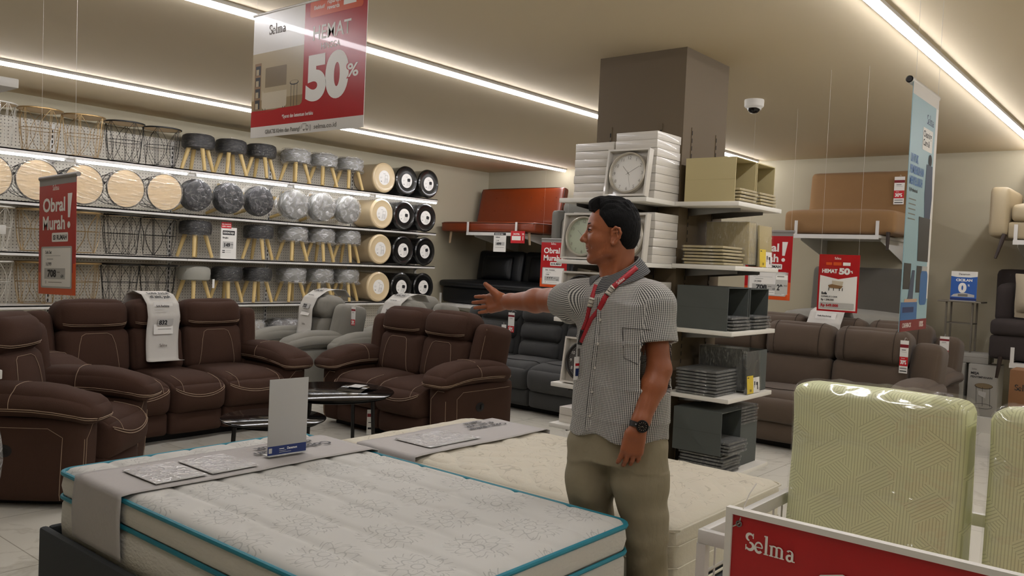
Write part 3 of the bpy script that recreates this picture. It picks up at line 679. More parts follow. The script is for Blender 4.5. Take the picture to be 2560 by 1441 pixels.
# ---------------- shelves and goods on the pillar ----------------
FX = 4.445; SPX = (2.63, 3.285)            # face towards the mattresses: front edge X, span along Y
FY = 2.195; SPY = (4.80, 5.47)             # face towards the right: front edge Y, span along X
ZL = [1.90, 1.50, 1.12, .69, .42]; ZR = [1.90, 1.505, 1.10, .685, .2]
nm = ['top', 'second', 'third', 'fourth', 'lowest']
m = MB(); 
up = thing('slotted_wall_track', 'dark slotted tracks with brackets fixed to the taupe pillar', 'shelf track', (PX0, PY0, 0))
for y in (.16, .55):
    t_ = obj('track', MB().span((-.004, y-.008, .2), (-.0003, y+.008, 2.42)), 'taupe_panel', up); mm = MB()
    for z in np.arange(.25, 2.4, .05): mm.span((-.0052, y-.004, z), (-.004, y+.004, z+.028))
    obj('slot', mm, 'dark_slot', t_)
for x in (.12, .47):
    t_ = obj('track', MB().span((x-.008, -.004, .1), (x+.008, -.0003, 2.4)), 'taupe_panel', up); mm = MB()
    for z in np.arange(.15, 2.38, .05): mm.span((x-.004, -.0052, z), (x+.004, -.004, z+.028))
    obj('slot', mm, 'dark_slot', t_)
def gusset(m, p0, along, side, L_=.36):
    P = [(0, 0), (L_, 0), (L_, -.02), (.06, -.045), (0, -.05)]; V = []
    for d in (-.002, .002):
        for a, b_ in P: V.append(np.array(p0)+np.array(along)*a+np.array(side)*d+np.array([0, 0, b_]))
    m.add(V, [(0, 1, 2, 3, 4), (9, 8, 7, 6, 5)]+[(k, k+5, (k+1) % 5+5, (k+1) % 5) for k in range(5)])
for i, z in enumerate(ZL):
    t = thing('pillar_shelf', 'white shelf on the pillar face with the clocks, %s one' % nm[i], 'shelf', (FX, SPX[0], z), 0, 'shelves on the clock side of the pillar')
    obj('board', MB().span((0, 0, -.028), (PX0-FX-.006, SPX[1]-SPX[0], 0), bev=.003), 'white_paint', t)
    for y in (.165, .555):
        m = MB(); gusset(m, (PX0-FX-.006, y, -.0285), (-1, 0, 0), (0, 1, 0)); obj('bracket', m, 'steel', t)
for i, z in enumerate(ZR):
    t = thing('pillar_shelf', 'white shelf on the pillar face with the storage boxes, %s one' % nm[i], 'shelf', (SPY[0], FY, z), 0, 'shelves on the box side of the pillar')
    obj('board', MB().span((0, 0, -.028), (SPY[1]-SPY[0], PY0-FY-.006, 0), bev=.003), 'white_paint', t)
    if i < 4:
        for x in (.19, .54):
            m = MB(); gusset(m, (x, PY0-FY-.006, -.0285), (0, -1, 0), (1, 0, 0)); obj('bracket', m, 'steel', t)
# white clock cartons, each its own
cart = mat('carton_white', '#cfcac0', .35, bump=.05, bscale=30, coat=.3); mat('clock_face', '#d4d1c8', .3); mat('clock_face_green', '#b0b8a2', .25); mat('clock_face_grey', '#45423f', .5); mat('clock_rim', '#bcb5a6', .3, .3); mat('clock_rim_dark', '#2b2724', .4)
film('film_box', '#ffffff', .1, .1, 7, .6, (1, 1, 1), .95)
pc = thing('clock_carton', '', 'box')
obj('carton', MB().box((0, 0, .026), (.3, .3, .051), bev=.002), cart, pc)
obj('lid_seam', MB().span((-.1502, -.1502, .03), (.1502, .1502, .031)), 'print_grey', pc)
def stack(x, y, z, n, wh, grp, jit=.006, gap=.0525):
    for k in range(n):
        pos = 'lowest' if k == 0 else 'topmost' if k == n-1 else ['', 'second', 'third', 'fourth', 'fifth', 'sixth', 'seventh', 'eighth'][k]+' from below'
        place(pc, (x+random.uniform(-jit, jit), y+random.uniform(-jit, jit), z+k*gap+.0005), random.uniform(-.025, .025), 'white carton in %s, %s' % (wh, pos), grp)
stack(4.713, 3.105, ZL[0], 7, 'the left stack on the top pillar shelf', 'cartons on the top pillar shelf', .004)
stack(4.713, 2.79, ZL[0], 8, 'the tall stack behind the top clock', 'cartons on the top pillar shelf', .004)
stack(4.713, 3.1, ZL[1], 6, 'the stack behind the pale green clock', 'cartons on the second pillar shelf', .004)
stack(4.713, 2.785, ZL[1], 6, 'the stack right of the head, second shelf', 'cartons on the second pillar shelf', .004)
stack(4.69, 2.785, ZL[2], 5, 'the stack right of the shoulder, third shelf', 'cartons on the third pillar shelf', .01)
stack(4.713, 3.1, ZL[3], 5, 'the stack above the dark clock, fourth shelf', 'cartons on the fourth pillar shelf', .004)
stack(4.66, 3.1, ZL[4], 2, 'the pair on the lowest pillar shelf', 'cartons on the lowest pillar shelf', .004)
# clocks shown in open cartons
def clock(label, loc, rot, face, rim, ink, nums, tilt=-.12, hands=(-.72, .95), cat='clock'):
    t = thing('boxed_wall_clock', label, cat, loc, (tilt, 0, rot)); S = .3; d = .05
    m = MB(); m.span((-S/2, d-.003, 0), (S/2, d, S)); m.span((-S/2, 0, 0), (-S/2+.012, d-.003, S)); m.span((S/2-.012, 0, 0), (S/2, d-.003, S)); m.span((-S/2+.012, 0, 0), (S/2-.012, d-.003, .012)); m.span((-S/2+.012, 0, S-.012), (S/2-.012, d-.003, S))
    obj('open_carton', m, cart, t); c = (0, .012, S/2)
    R = .131; M = rx(PI/2)
    obj('clock_case', MB().lathe([(R, -.03), (R+.002, -.01), (R, .004), (R-.008, .008), (R-.013, .002), (R-.0131, -.03)], 40, c, rot=M), rim, t)
    obj('clock_back', MB().lathe([(R-.012, -.0165), (R-.012, -.012), (.001, -.012)], 36, c, rot=M), face, t)
    s = Sign()
    for k in range(1, 13):
        a = PI/2-k*PI/6; r_ = .098
        if k in nums: s.text(str(k), r_*math.cos(a), S/2+r_*math.sin(a)-.01, .021, ink, align='c', bold=-.005)
    for k in range(60):
        a = 2*PI*k/60; s.k = 1; s.line([(.115*math.cos(a), S/2+.115*math.sin(a)), ((.108 if k % 5 else .104)*math.cos(a), S/2+(.108 if k % 5 else .104)*math.sin(a))], .0009, ink)
    for a, l_, w_ in ((hands[0], .062, .0025), (hands[1], .088, .002), (2.9, .095, .0012)):
        s.line([(-.018*math.sin(a), S/2-.018*math.cos(a)), (l_*math.sin(a), S/2+l_*math.cos(a))], w_, ink)
    s.disc(0, S/2, .005, ink); s.mb.xf(None, (0, .0235, 0)); s.done('dial_print', t); return t
alln = set(range(1, 13)); mat('clock_ink', '#77736a', .5)
clock('white round wall clock in an open carton leaning on the top pillar shelf', (4.452, 2.80, ZL[0]+.0085), fx_+.01, 'clock_face', 'clock_rim', 'clock_ink', alln, -.14, (-.75, 1.05))
clock('pale green round wall clock in an open carton left of the head', (4.455, 3.115, ZL[1]+.0065), fx_, 'clock_face_green', 'clock_rim', 'clock_ink', alln, -.1, (-.85, 2.2))
clock('white round wall clock in an open carton half hidden behind the head', (4.455, 2.79, ZL[1]+.0065), fx_, 'clock_face', 'clock_rim', 'clock_ink', alln, -.1, (1.2, 2.6))
clock('dark-faced wall clock behind the shoulder on the third pillar shelf', (4.455, 3.11, ZL[2]+.0065), fx_, 'clock_face_grey', 'clock_rim_dark', 'print_white', alln, -.1)
clock('grey-faced wall clock with white numerals on the fourth pillar shelf', (4.455, 3.07, ZL[3]+.0085), fx_, 'clock_face_grey', 'clock_rim_dark', 'print_white', alln, -.14, (2.2, 2.5))
# open storage boxes
mat('box_sand', '#b8ab80', .85, bump=.1, bscale=200); mat('box_sand_in', '#a09168', .9); mat('box_grey', '#4f5350', .85, bump=.1, bscale=200); mat('box_grey_in', '#3a3c3a', .9)
def cube_box(label, loc, rot, m_, dims=(.3, .36, .27), openf='-y', div=True, cat='storage box', tilt=0):
    t = thing('storage_cube', label, cat, loc, (tilt, 0, rot)); a, b_, h = dims; w_ = .006; m = MB()
    m.span((-a/2, -b_/2, 0), (a/2, b_/2, w_)); m.span((-a/2, -b_/2, w_), (-a/2+w_, b_/2, h)); m.span((a/2-w_, -b_/2, w_), (a/2, b_/2, h))
    if openf == '-y': m.span((-a/2+w_, b_/2-w_, w_), (a/2-w_, b_/2, h)); m.span((-a/2+w_, -b_/2, h-w_), (a/2-w_, b_/2-w_, h))
    else: m.span((-a/2+w_, b_/2-w_, w_), (a/2-w_, b_/2, h)); m.span((-a/2+w_, -b_/2, w_), (a/2-w_, -b_/2+w_, h))
    obj('box_wall', m, m_, t)
    if div: obj('divider', MB().span((-.003, -b_/2+.004, w_), (.003, b_/2-w_, h-w_)), m_, t)
    m = MB(); m.span((-a/2-.0006, -b_/2, h*.5), (-a/2-.0001, b_/2, h*.5+.001)); obj('fold_seam', m, 'box_grey_in' if 'grey' in m_ else 'box_sand_in', t)
    return t
# top shelf, sand: the boxes show their openings to the right face (-Y)
yb_ = 2.415
cube_box('sand-coloured divided storage cube on the top shelf right of the clock', (4.98, 2.41, ZR[0]+.001), 0, 'box_sand', (.3, .34, .275), div=False)
cube_box('sand-coloured storage cube on the top shelf at the far corner', (5.29, 2.41, ZR[0]+.001), 0, 'box_sand', (.285, .34, .275), div=False)
fp_s = thing('flat_pack_box', '', 'storage box'); mat('flat_sand', '#a99a6f', .6); mat('flat_grey', '#474845', .55)
film('film_pack', '#ffffff', .13, .2, 20, 1, (1, 3, 1), .7)
def flatpack(m_):
    t = thing('flat_pack_box', '', 'storage box'); a, b_, h = .27, .3, .018
    obj('folded_box', MB().box((0, 0, h/2), (a, b_, h-.003), bev=.004), m_, t)
    obj('plastic_wrap', MB().puff(Puff((0, 0, h/2), (a/2+.006, b_/2+.008, h/2-.0005), .006), 6, wr=.0, ws=20), 'film_pack', t); return t
bpy.data.objects.remove(fp_s)
fs_, fg_ = flatpack('flat_sand'), flatpack('flat_grey')
def fstack(pr, x, y, z, n, wh, grp, rot=0, gap=.0205, dx=.008):
    for k in range(n):
        pos = 'lowest' if k == 0 else 'topmost' if k == n-1 else ['', 'second', 'third', 'fourth', 'fifth', 'sixth', 'seventh', 'eighth', 'ninth'][k]+' from below'
        place(pr, (x+random.uniform(-dx, dx), y+random.uniform(-dx, dx), z+k*gap+.001), rot+random.uniform(-.03, .03), 'folded %s box in %s, %s' % ('sand' if pr is fs_ else 'grey', wh, pos), grp)
# small folded boxes lie inside the open cubes and stick out a little
def small(pr, s_): 
    t = dup(pr, (0, 0, -5), 0); return t
def fsmall(m_, a, b_):
    t = thing('flat_pack_box', '', 'storage box'); h = .018
    obj('folded_box', MB().box((0, 0, h/2), (a, b_, h-.003), bev=.004), m_, t); obj('plastic_wrap', MB().puff(Puff((0, 0, h/2), (a/2+.004, b_/2+.008, h/2-.0005), .006), 6), 'film_pack', t); return t
ss_, sg_ = fsmall('flat_sand', .255, .29), fsmall('flat_grey', .255, .29)
def fst2(pr, x, y, z, n, wh, grp, c_, gap=.0205):
    for k in range(n):
        pos = 'lowest' if k == 0 else 'topmost' if k == n-1 else ['', 'second', 'third', 'fourth', 'fifth', 'sixth', 'seventh', 'eighth', 'ninth', 'tenth'][k]+' from below'
        place(pr, (x+random.uniform(-.003, .003), y+random.uniform(-.008, .008), z+k*gap+.001), random.uniform(-.01, .01), 'folded %s box %s, %s' % (c_, wh, pos), grp)
fst2(ss_, 4.98, 2.36, ZR[0]+.0075, 4, 'inside the left sand cube', 'folded boxes on the top shelf', 'sand')
# sand, second shelf
fstack(fs_, 4.6+.36, 2.42, ZR[1], 6, 'the flat pile on the second shelf', 'folded boxes lying on the second shelf', PI/2)
for k in range(6):
    place(fs_, (5.122+.0225*k, 2.41, ZR[1]+.152), (0, PI/2-.05, 0), 'upright folded sand box on the second shelf, '+(['first', 'second', 'third', 'fourth', 'fifth', 'sixth'][k])+' from the left', 'upright folded boxes on the second shelf')
def packed(label, loc, rot, m_, tilt):
    t = thing('packaged_storage_box', label, 'storage box', loc, (tilt, 0, rot)); a, h = .2, .27
    obj('folded_box', MB().box((0, .008, h/2), (a, .014, h), bev=.003), m_, t)
    s = Sign(); s.rect(-a/2+.002, .0, 0, .115, 'yellow'); s.rect(0, .0, a/2-.002, .1, 'print_white'); s.rect(.012, .05, .03, .075, 'box_grey'); s.rect(.012, .035, .019, .075, 'box_grey'); s.rect(.045, .048, .07, .068, 'ink'); s.rect(.058, .02, .072, .068, 'ink')
    s.rect(-a/2+.012, .1, -a/2+.035, .106, 'ink'); s.rect(-.055, .012, -.048, .028, 'ink'); s.rect(-.04, .012, -.033, .028, 'ink'); s.rect(.08, .01, .092, .03, 'print_grey'); s.done('insert_card', t)
    obj('plastic_wrap', MB().box((0, .006, h/2+.003), (a+.01, .026, h+.004)), 'film_box', t)
    return t
packed('folded sand storage box in a bag with yellow and white card', (5.33, 2.225, ZR[1]+.004), 0, 'flat_sand', -.05)
t = thing('folded_storage_box', 'plain sand panel standing at the right end of the second shelf', 'storage box', (5.37, 2.27, ZR[1]+.001), .0); obj('panel', MB().box((0, .03, .13), (.19, .05, .255), bev=.003), 'box_sand', t)
# grey, third to lowest shelf
cube_box('grey storage cube on the third shelf, left of the two', (4.96, 2.41, ZR[2]+.001), 0, 'box_grey', (.3, .35, .27), div=False); cube_box('grey storage cube on the third shelf, right of the two', (5.28, 2.41, ZR[2]+.001), 0, 'box_grey', (.29, .35, .265), div=False)
fst2(sg_, 4.96, 2.355, ZR[2]+.0075, 4, 'inside the left grey cube on the third shelf', 'folded grey boxes inside the cubes', 'grey'); fst2(sg_, 5.28, 2.355, ZR[2]+.0075, 4, 'inside the right grey cube on the third shelf', 'folded grey boxes inside the cubes', 'grey')
fst2(ss_, 5.29, 2.36, ZR[0]+.0075, 4, 'inside the right sand cube', 'folded boxes on the top shelf', 'sand')
fstack(fg_, 4.6+.355, 2.42, ZR[3], 8, 'the flat pile on the fourth shelf', 'folded boxes lying on the fourth shelf', PI/2)
for k in range(5):
    place(fg_, (5.122+.0225*k, 2.41, ZR[3]+.152), (0, PI/2-.08, 0), 'upright folded grey box on the fourth shelf, '+(['first', 'second', 'third', 'fourth', 'fifth'][k])+' from the left', 'upright folded boxes on the fourth shelf')
packed('folded grey storage box in a bag with yellow and white card', (5.198, 2.206, ZR[3]+.004), 0, 'flat_grey', -.07)
cube_box('tall grey open-topped storage box at the right end of the fourth shelf', (5.392, 2.42, ZR[3]+.001), 0, 'box_grey', (.15, .36, .27), openf='+z', div=False)
fst2(sg_, 4.955, 2.37, ZR[4], 6, 'under the grey cube on the lowest shelf', 'folded grey boxes on the lowest shelf', 'grey')
cube_box('grey storage cube on the lowest shelf standing on folded boxes', (4.955, 2.4, ZR[4]+.1255), 0, 'box_grey', (.29, .33, .27), div=False)
fst2(sg_, 4.955, 2.33, ZR[4]+.133, 4, 'inside the grey cube on the lowest shelf', 'folded grey boxes inside the lowest cube', 'grey')
cube_box('grey storage cube turned away at the far end of the lowest shelf', (5.29, 2.42, ZR[4]+.001), 0, 'box_grey', (.29, .3, .27), openf='+z', div=False)
for k in range(6): place(sg_, (5.29+random.uniform(-.01, .01), 2.41, ZR[4]+.272+k*.0205), random.uniform(-.05, .05), 'folded grey box on the turned cube, '+['lowest', 'second from below', 'third from below', 'fourth from below', 'fifth from below', 'topmost'][k], 'folded grey boxes on the turned cube')
# hanging price tag 29
t = thing('hanging_price_tag', 'clear hanging tag with price 29 at the end of the second shelf', 'price tag', (5.462, FY-.03, ZR[1]-.045), facing(-.87, -.5))
obj('holder', MB().span((-.04, 0, -.13), (.04, .003, .02)), film('film_tag', '#eeeeee', .35, .2, 5, .2), t)
s = Sign(); s.rect(-.037, -.125, .037, -.03, 'print_grey'); s.rect(-.037, -.03, .037, .0, 'print_white'); s.text('29', -.012, -.1, .038, 'ink', w=.036, bold=.04, align='c'); s.text('.900', .01, -.075, .012, 'clock_ink'); s.rect(-.03, -.012, .015, -.006, 'clock_ink'); s.done('print', t)
# ---------------- mattresses, runners, coffee tables ----------------
mat('teal_piping', '#1a7f92', .5, bump=.2, bscale=300); mat('mattress_side', '#d6d3ca', .8, bump=.5, bscale=45, stretch=(1, 1, 2)); mat('bed_base', '#35383a', .9, bump=.15, bscale=250); mat('cream_border', '#cdc7b5', .7, bump=.25, bscale=60)
def quilt_mat(name, col, kind):
    m_ = mat(name, col, .75); N, L, b = nodes_of(m_)
    tc = N.new('ShaderNodeTexCoord'); sx = N.new('ShaderNodeSeparateXYZ'); L.new(tc.outputs['Object'], sx.inputs[0])
    def M(op, a, b_=None, c_=None):
        n = N.new('ShaderNodeMath'); n.operation = op
        for i, v in enumerate((a, b_, c_)):
            if v is None: continue
            if isinstance(v, (int, float)): n.inputs[i].default_value = v
            else: L.new(v, n.inputs[i])
        return n.outputs[0]
    x, y = sx.outputs[0], sx.outputs[1]
    if kind == 'medallion':                       # grey flower medallions printed on the knit
        cell = .27; u = M('SUBTRACT', M('FRACT', M('DIVIDE', M('ADD', x, M('MULTIPLY', M('FLOOR', M('DIVIDE', y, cell)), cell/2)), cell)), .5); v = M('SUBTRACT', M('FRACT', M('DIVIDE', y, cell)), .5)
        r = M('SQRT', M('ADD', M('MULTIPLY', u, u), M('MULTIPLY', v, v))); th = M('ARCTAN2', v, u)
        pet = M('MULTIPLY', M('COSINE', M('MULTIPLY', th, 8)), .035); 
        a1 = M('LESS_THAN', M('ABSOLUTE', M('SUBTRACT', r, M('ADD', .31, M('MULTIPLY', pet, 2.2)))), .012)
        a2 = M('LESS_THAN', M('ABSOLUTE', M('SUBTRACT', r, M('ADD', .2, M('MULTIPLY', M('COSINE', M('MULTIPLY', th, 6)), -.045)))), .012)
        a3 = M('LESS_THAN', M('ABSOLUTE', M('SUBTRACT', r, .075)), .01)
        sp = M('MULTIPLY', M('LESS_THAN', M('ABSOLUTE', M('SINE', M('ADD', M('MULTIPLY', th, 12), M('MULTIPLY', r, 18)))), .22), M('MULTIPLY', M('GREATER_THAN', r, .34), M('LESS_THAN', r, .43)))
        sp2 = M('MULTIPLY', M('LESS_THAN', M('ABSOLUTE', M('SINE', M('MULTIPLY', th, 8))), .18), M('MULTIPLY', M('GREATER_THAN', r, .1), M('LESS_THAN', r, .16)))
        tot = M('MAXIMUM', M('MAXIMUM', M('MAXIMUM', a1, a2), M('MAXIMUM', a3, sp)), sp2)
        mx = N.new('ShaderNodeMix'); mx.data_type = 'RGBA'; L.new(M('MULTIPLY', tot, .5), mx.inputs[0]); mx.inputs[6].default_value = lin(col); mx.inputs[7].default_value = lin('#8f8f8b'); L.new(mx.outputs[2], b.inputs['Base Color'])
    else:
        n = N.new('ShaderNodeTexNoise'); n.inputs['Scale'].default_value = 5; n.inputs['Distortion'].default_value = 2.5; n.inputs['Detail'].default_value = 1; L.new(tc.outputs['Object'], n.inputs['Vector'])
        a = M('LESS_THAN', M('ABSOLUTE', M('SUBTRACT', n.outputs[0], .5)), .012)
        mx = N.new('ShaderNodeMix'); mx.data_type = 'RGBA'; L.new(M('MULTIPLY', a, .35), mx.inputs[0]); mx.inputs[6].default_value = lin(col); mx.inputs[7].default_value = lin('#8b8471'); L.new(mx.outputs[2], b.inputs['Base Color'])
    return m_
quilt_mat('knit_white', '#c9c8c2', 'medallion'); quilt_mat('knit_cream', '#cfc8b6', 'swirl')
X0, X1, Y0, Y1, ZT = 1.475, 2.655, 1.566, 3.56, .55
RC = .06
def outline(z, off=0, n=7):
    P = []
    for cx_, cy_, a0 in ((X1-RC, Y1-RC, 0), (X0+RC, Y1-RC, 90), (X0+RC, Y0+RC, 180), (X1-RC, Y0+RC, 270)):
        for k in range(n): a = math.radians(a0+90*k/(n-1)); P.append((cx_+(RC+off)*math.cos(a), cy_+(RC+off)*math.sin(a), z))
    return P
def box_on(prof, closed_top=False):        # a wall of rounded-rectangle rings
    rings = [outline(z, o) for o, z in prof]; n = len(rings[0]); V = [p for r_ in rings for p in r_]
    return V, [(i*n+k, i*n+(k+1) % n, (i+1)*n+(k+1) % n, (i+1)*n+k) for i in range(len(prof)-1) for k in range(n)]+[tuple(range(n))[::-1], tuple((len(prof)-1)*n+k for k in range(n))]
t = thing('mattress', 'white medallion-patterned mattress with teal piping, nearest the camera', 'mattress', (0, 0, 0))
V, Fc = box_on([(-.012, .245), (.0, .26), (.006, .33), (.004, .405), (-.008, .425)]); obj('side_border', MB().add(V, Fc), 'mattress_side', t)
V, Fc = box_on([(-.012, .437), (.0, .445), (.008, .48), (.002, .515), (-.004, .53)]); obj('pillow_top_border', MB().add(V, Fc), 'mattress_side', t)
def topz(x, y):
    e = min(x-X0, X1-x, y-Y0, Y1-y); edge = min(1, max(0, e)/.05)
    # staggered quilting: wide puffed blocks
    u = (x-X0)/.185; v = (y-Y0)/.27+ (.5 if int(u) % 2 else 0)
    d1 = abs(u-round(u))*.185; d2 = abs((v-math.floor(v))-.5); d2 = (.5-d2)*.27+.03*math.sin(u*6)
    q = min(1, d1/.03)*min(1, abs(d2)/.03)
    return ZT-.02+.02*edge**.5-.011*(1-q**.6)
m = MB(); m.grid(lambda u, v: (X0+.002+u*(X1-X0-.004), Y0+.002+v*(Y1-Y0-.004), topz(X0+u*(X1-X0), Y0+v*(Y1-Y0))), 120, 180)
for V_ in m.v:       # pull the corners in to the rounded outline
    for p in V_:
        for cx_, cy_ in ((X1-RC, Y1-RC), (X0+RC, Y1-RC), (X0+RC, Y0+RC), (X1-RC, Y0+RC)):
            dx_, dy_ = p[0]-cx_, p[1]-cy_
            if dx_*(cx_-(X0+X1)/2) > 0 and dy_*(cy_-(Y0+Y1)/2) > 0:
                r_ = math.hypot(dx_, dy_); mxx = max(abs(dx_), abs(dy_))
                if r_ > 0: p[0] = cx_+dx_*mxx/r_; p[1] = cy_+dy_*mxx/r_
obj('quilted_top', m, 'knit_white', t, sharp=180)
for z, r_ in ((.531, .0095), (.434, .0085), (.245, .008)): obj('piping', MB().tube(outline(z, .004), r_, 8, True), 'teal_piping', t)
t = thing('bed_base', 'charcoal upholstered bed base under the white mattress', 'bed base', ((X0+X1)/2, (Y0+Y1)/2, 0))
hx, hy = (X1-X0)/2+.052, (Y1-Y0)/2+.052
m = MB(); obj('side_board', MB().span((-hx, -hy, .05), (-hx+.035, hy, .3), bev=.012), 'bed_base', t); obj('side_board', MB().span((hx-.035, -hy, .05), (hx, hy, .3), bev=.012), 'bed_base', t)
obj('end_board', MB().span((-hx+.035, hy-.035, .05), (hx-.035, hy, .3), bev=.012), 'bed_base', t); obj('end_board', MB().span((-hx+.035, -hy, .05), (hx-.035, -hy+.035, .3), bev=.012), 'bed_base', t); obj('slat_deck', MB().span((-hx+.035, -hy+.035, .18), (hx-.035, hy-.035, .232)), 'bed_base', t)
for sx_ in (-1, 1):
    for sy in (-1, 1): obj('foot', MB().cyl((sx_*(hx-.08), sy*(hy-.08), 0), (sx_*(hx-.08), sy*(hy-.08), .06), .022, n=12), 'black', t)
# cream mattress
t = thing('mattress', 'cream mattress with puffy quilting, beside the person', 'mattress', (0, 0, 0))
A0, A1, B0, B1, ZC = 2.99, 4.09, 1.56, 3.66, .455
P = Puff(((A0+A1)/2, (B0+B1)/2, .30), ((A1-A0)/2, (B1-B0)/2, .145), .05, (.0, .0, .0))
V, Fc = cube_lattice(12); obj('side_border', MB().puff(P, 12), 'cream_border', t)
def tz2(x, y):
    e = min(x-A0, A1-x, y-B0, B1-y); edge = min(1, max(0, e)/.07)
    n_ = noise.noise(Vector((x*9, y*9, 3))); c_ = abs(math.sin(x*16+2.2*math.sin(y*9)))*abs(math.sin(y*13+1.5*math.sin(x*11)))
    return ZC-.045+.045*edge**.5+.014*c_**.5+.003*n_-.014
m = MB(); m.grid(lambda u, v: (A0+.012+u*(A1-A0-.024), B0+.012+v*(B1-B0-.024), tz2(A0+.012+u*(A1-A0-.024), B0+.012+v*(B1-B0-.024))), 110, 160); obj('quilted_top', m, 'knit_cream', t, sharp=180)
m = MB(); 
for z in (.425, .36, .27, .165):
    m2 = MB().tube([(x, y, z) for x, y in ((A0+.03, B0-.002), (A1-.03, B0-.002), (A1+.002, B0+.03), (A1+.002, B1-.03), (A1-.03, B1+.002), (A0+.03, B1+.002), (A0-.002, B1-.03), (A0-.002, B0+.03))], .006 if z in (.425, .165) else .003, 6, True); obj('border_seam', m2, 'cream_border', t)
t = thing('bed_base', 'charcoal upholstered bed base under the cream mattress', 'bed base', ((A0+A1)/2, (B0+B1)/2, 0))
obj('frame', MB().span((-.57, -1.07, .04), (.57, 1.07, .15), bev=.01), 'bed_base', t)
for sx_ in (-1, 1):
    for sy in (-1, 1): obj('foot', MB().cyl((sx_*.5, sy*1.0, 0), (sx_*.5, sy*1.0, .05), .022, n=12), 'black', t)
# grey runners with plastic pockets
mat('runner_cloth', '#b4b0ad', .8, bump=.15, bscale=30, stretch=(1, 3, 1)); film('pocket_film', '#ffffff', .5, .14, 30, 1.0, (1, 1, 1), .85); mat('pocket_paper', '#cbc9c4', .6)
def runner(label, x0, x1, y0, y1, zf, drop0, drop1, txt, tx, seed):
    t = thing('mattress_runner', label, 'cloth runner', (x0, (y0+y1)/2, 0)); L0 = drop0; W_ = x1-x0; tot = drop0+W_+drop1
    def fn(u, v):
        s_ = u*tot; y = y0+(y1-y0)*v; yy = y-(y0+y1)/2; rr = .02
        wv = .004*noise.noise(Vector((s_*5, v*3, seed)))
        yy += .006*math.sin(s_*7+seed)*(1 if v > .5 else -1)
        if s_ < drop0: z = zf(x0+.03, y)+.006-(drop0-s_); x = -.022-.01*math.sin(PI*(drop0-s_)/max(drop0, .01))*.6+wv
        elif s_ > drop0+W_: z = zf(x1-.03, y)+.006-(s_-drop0-W_); x = W_+.022+wv
        else:
            x = s_-drop0; z = zf(min(max(x0+x, x0+.03), x1-.03), y)+.008+abs(wv)
            e = min(x, W_-x); 
            if e < rr: x = x-(.022*(1-e/rr) if x < W_/2 else -.022*(1-e/rr)); z -= .01*(1-e/rr)**2
        return (x, yy, z)
    obj('cloth', MB().slab(fn, 90, 12, .0025), 'runner_cloth', t, sharp=180)
    zt = zf(x0+.5, (y0+y1)/2)+.016
    return t, zt, (x0, (y0+y1)/2)
z1 = lambda x, y: topz(min(max(x, X0+.06), X1-.06), y); z2 = lambda x, y: max(tz2(min(max(x, A0+.08), A1-.08), y), ZC-.012)
t, zt, o_ = runner('grey cloth runner with silvery document pockets across the white mattress', X0, X1, 2.975, 3.37, lambda x, y: ZT, .242, .24, 0, 0, 3)
def pocket(t, x, y, w_, h_, zt, seed):
    m = MB(); m.grid(lambda u, v: (x+(u-.5)*w_, y+(v-.5)*h_, zt+.002+.005*max(0, noise.noise(Vector((u*7, v*7, seed))))*min(1, 12*min(u, 1-u, v, 1-v))), 24, 24)
    po = obj('document_pocket', MB().span((x-w_/2, y-h_/2, zt-.0015), (x+w_/2, y+h_/2, zt)), 'pocket_paper', t); obj('pocket_film', m, 'pocket_film', po)
pocket(t, .235, -.02, .215, .27, zt, 1); pocket(t, .47, -.02, .215, .27, zt, 5)
def flat_text(parent, lines, x, y, z, size, rot=PI):       # handwriting-like print lying on the cloth
    s = Sign()
    for i, l in enumerate(lines): s.text(l, 0, -i*size*1.5, size, 'ink', bold=.03, align='c')
    s.mb.xf(rx(-PI/2)); s.mb.xf(rz(rot)); s.mb.xf(None, (x, y, z)); s.done('lettering', parent)
flat_text(t, ['Coba rebahan', 'di sini, yuk'], .88, .04, zt, .052, PI)
t, zt, o_ = runner('grey cloth runner with a silvery pocket across the cream mattress', A0, A1, 3.02, 3.47, lambda x, y: ZC-.002, .2, .2, 0, 0, 8)
pocket(t, .36, -.01, .4, .28, zt, 9); flat_text(t, ['Coba rebahan', 'di sini, yuk', 'Selma'], .84, .06, zt, .042, PI)
# acrylic sign on the white mattress
a = onz(668, 1143, ZT+.02); b_ = onz(765, 1128, ZT+.02); dv = (b_-a)[:2]; ang = math.atan2(dv[1], dv[0]); wd = float(np.hypot(*dv))
t = thing('acrylic_table_sign', 'frosted acrylic sign with a navy strip standing on the grey runner', 'sign', (a+b_)/2+np.array([0, 0, 0]), ang)
obj('panel', MB().span((-wd/2, 0, 0), (wd/2, .003, wd*1.72), bev=.0008), mat('acrylic_back', '#a8a7a3', .2), t); obj('foot', MB().span((-wd/2, -.012, 0), (wd/2, .045, .003)), 'clear_line', t)
s = Sign(); s.rect(-wd/2+.001, .003, wd/2-.001, .042, 'navy'); s.text('Danamon', .0, .022, .011, 'print_white', align='l', w=.05); s.rect(-.04, .026, -.015, .029, 'print_white'); s.rect(-.04, .018, -.005, .02, 'print_grey'); s.rect(-.04, .011, .02, .013, 'print_grey'); s.rect(-wd/2+.006, .012, -wd/2+.022, .034, 'print_grey'); s.done('print', t)
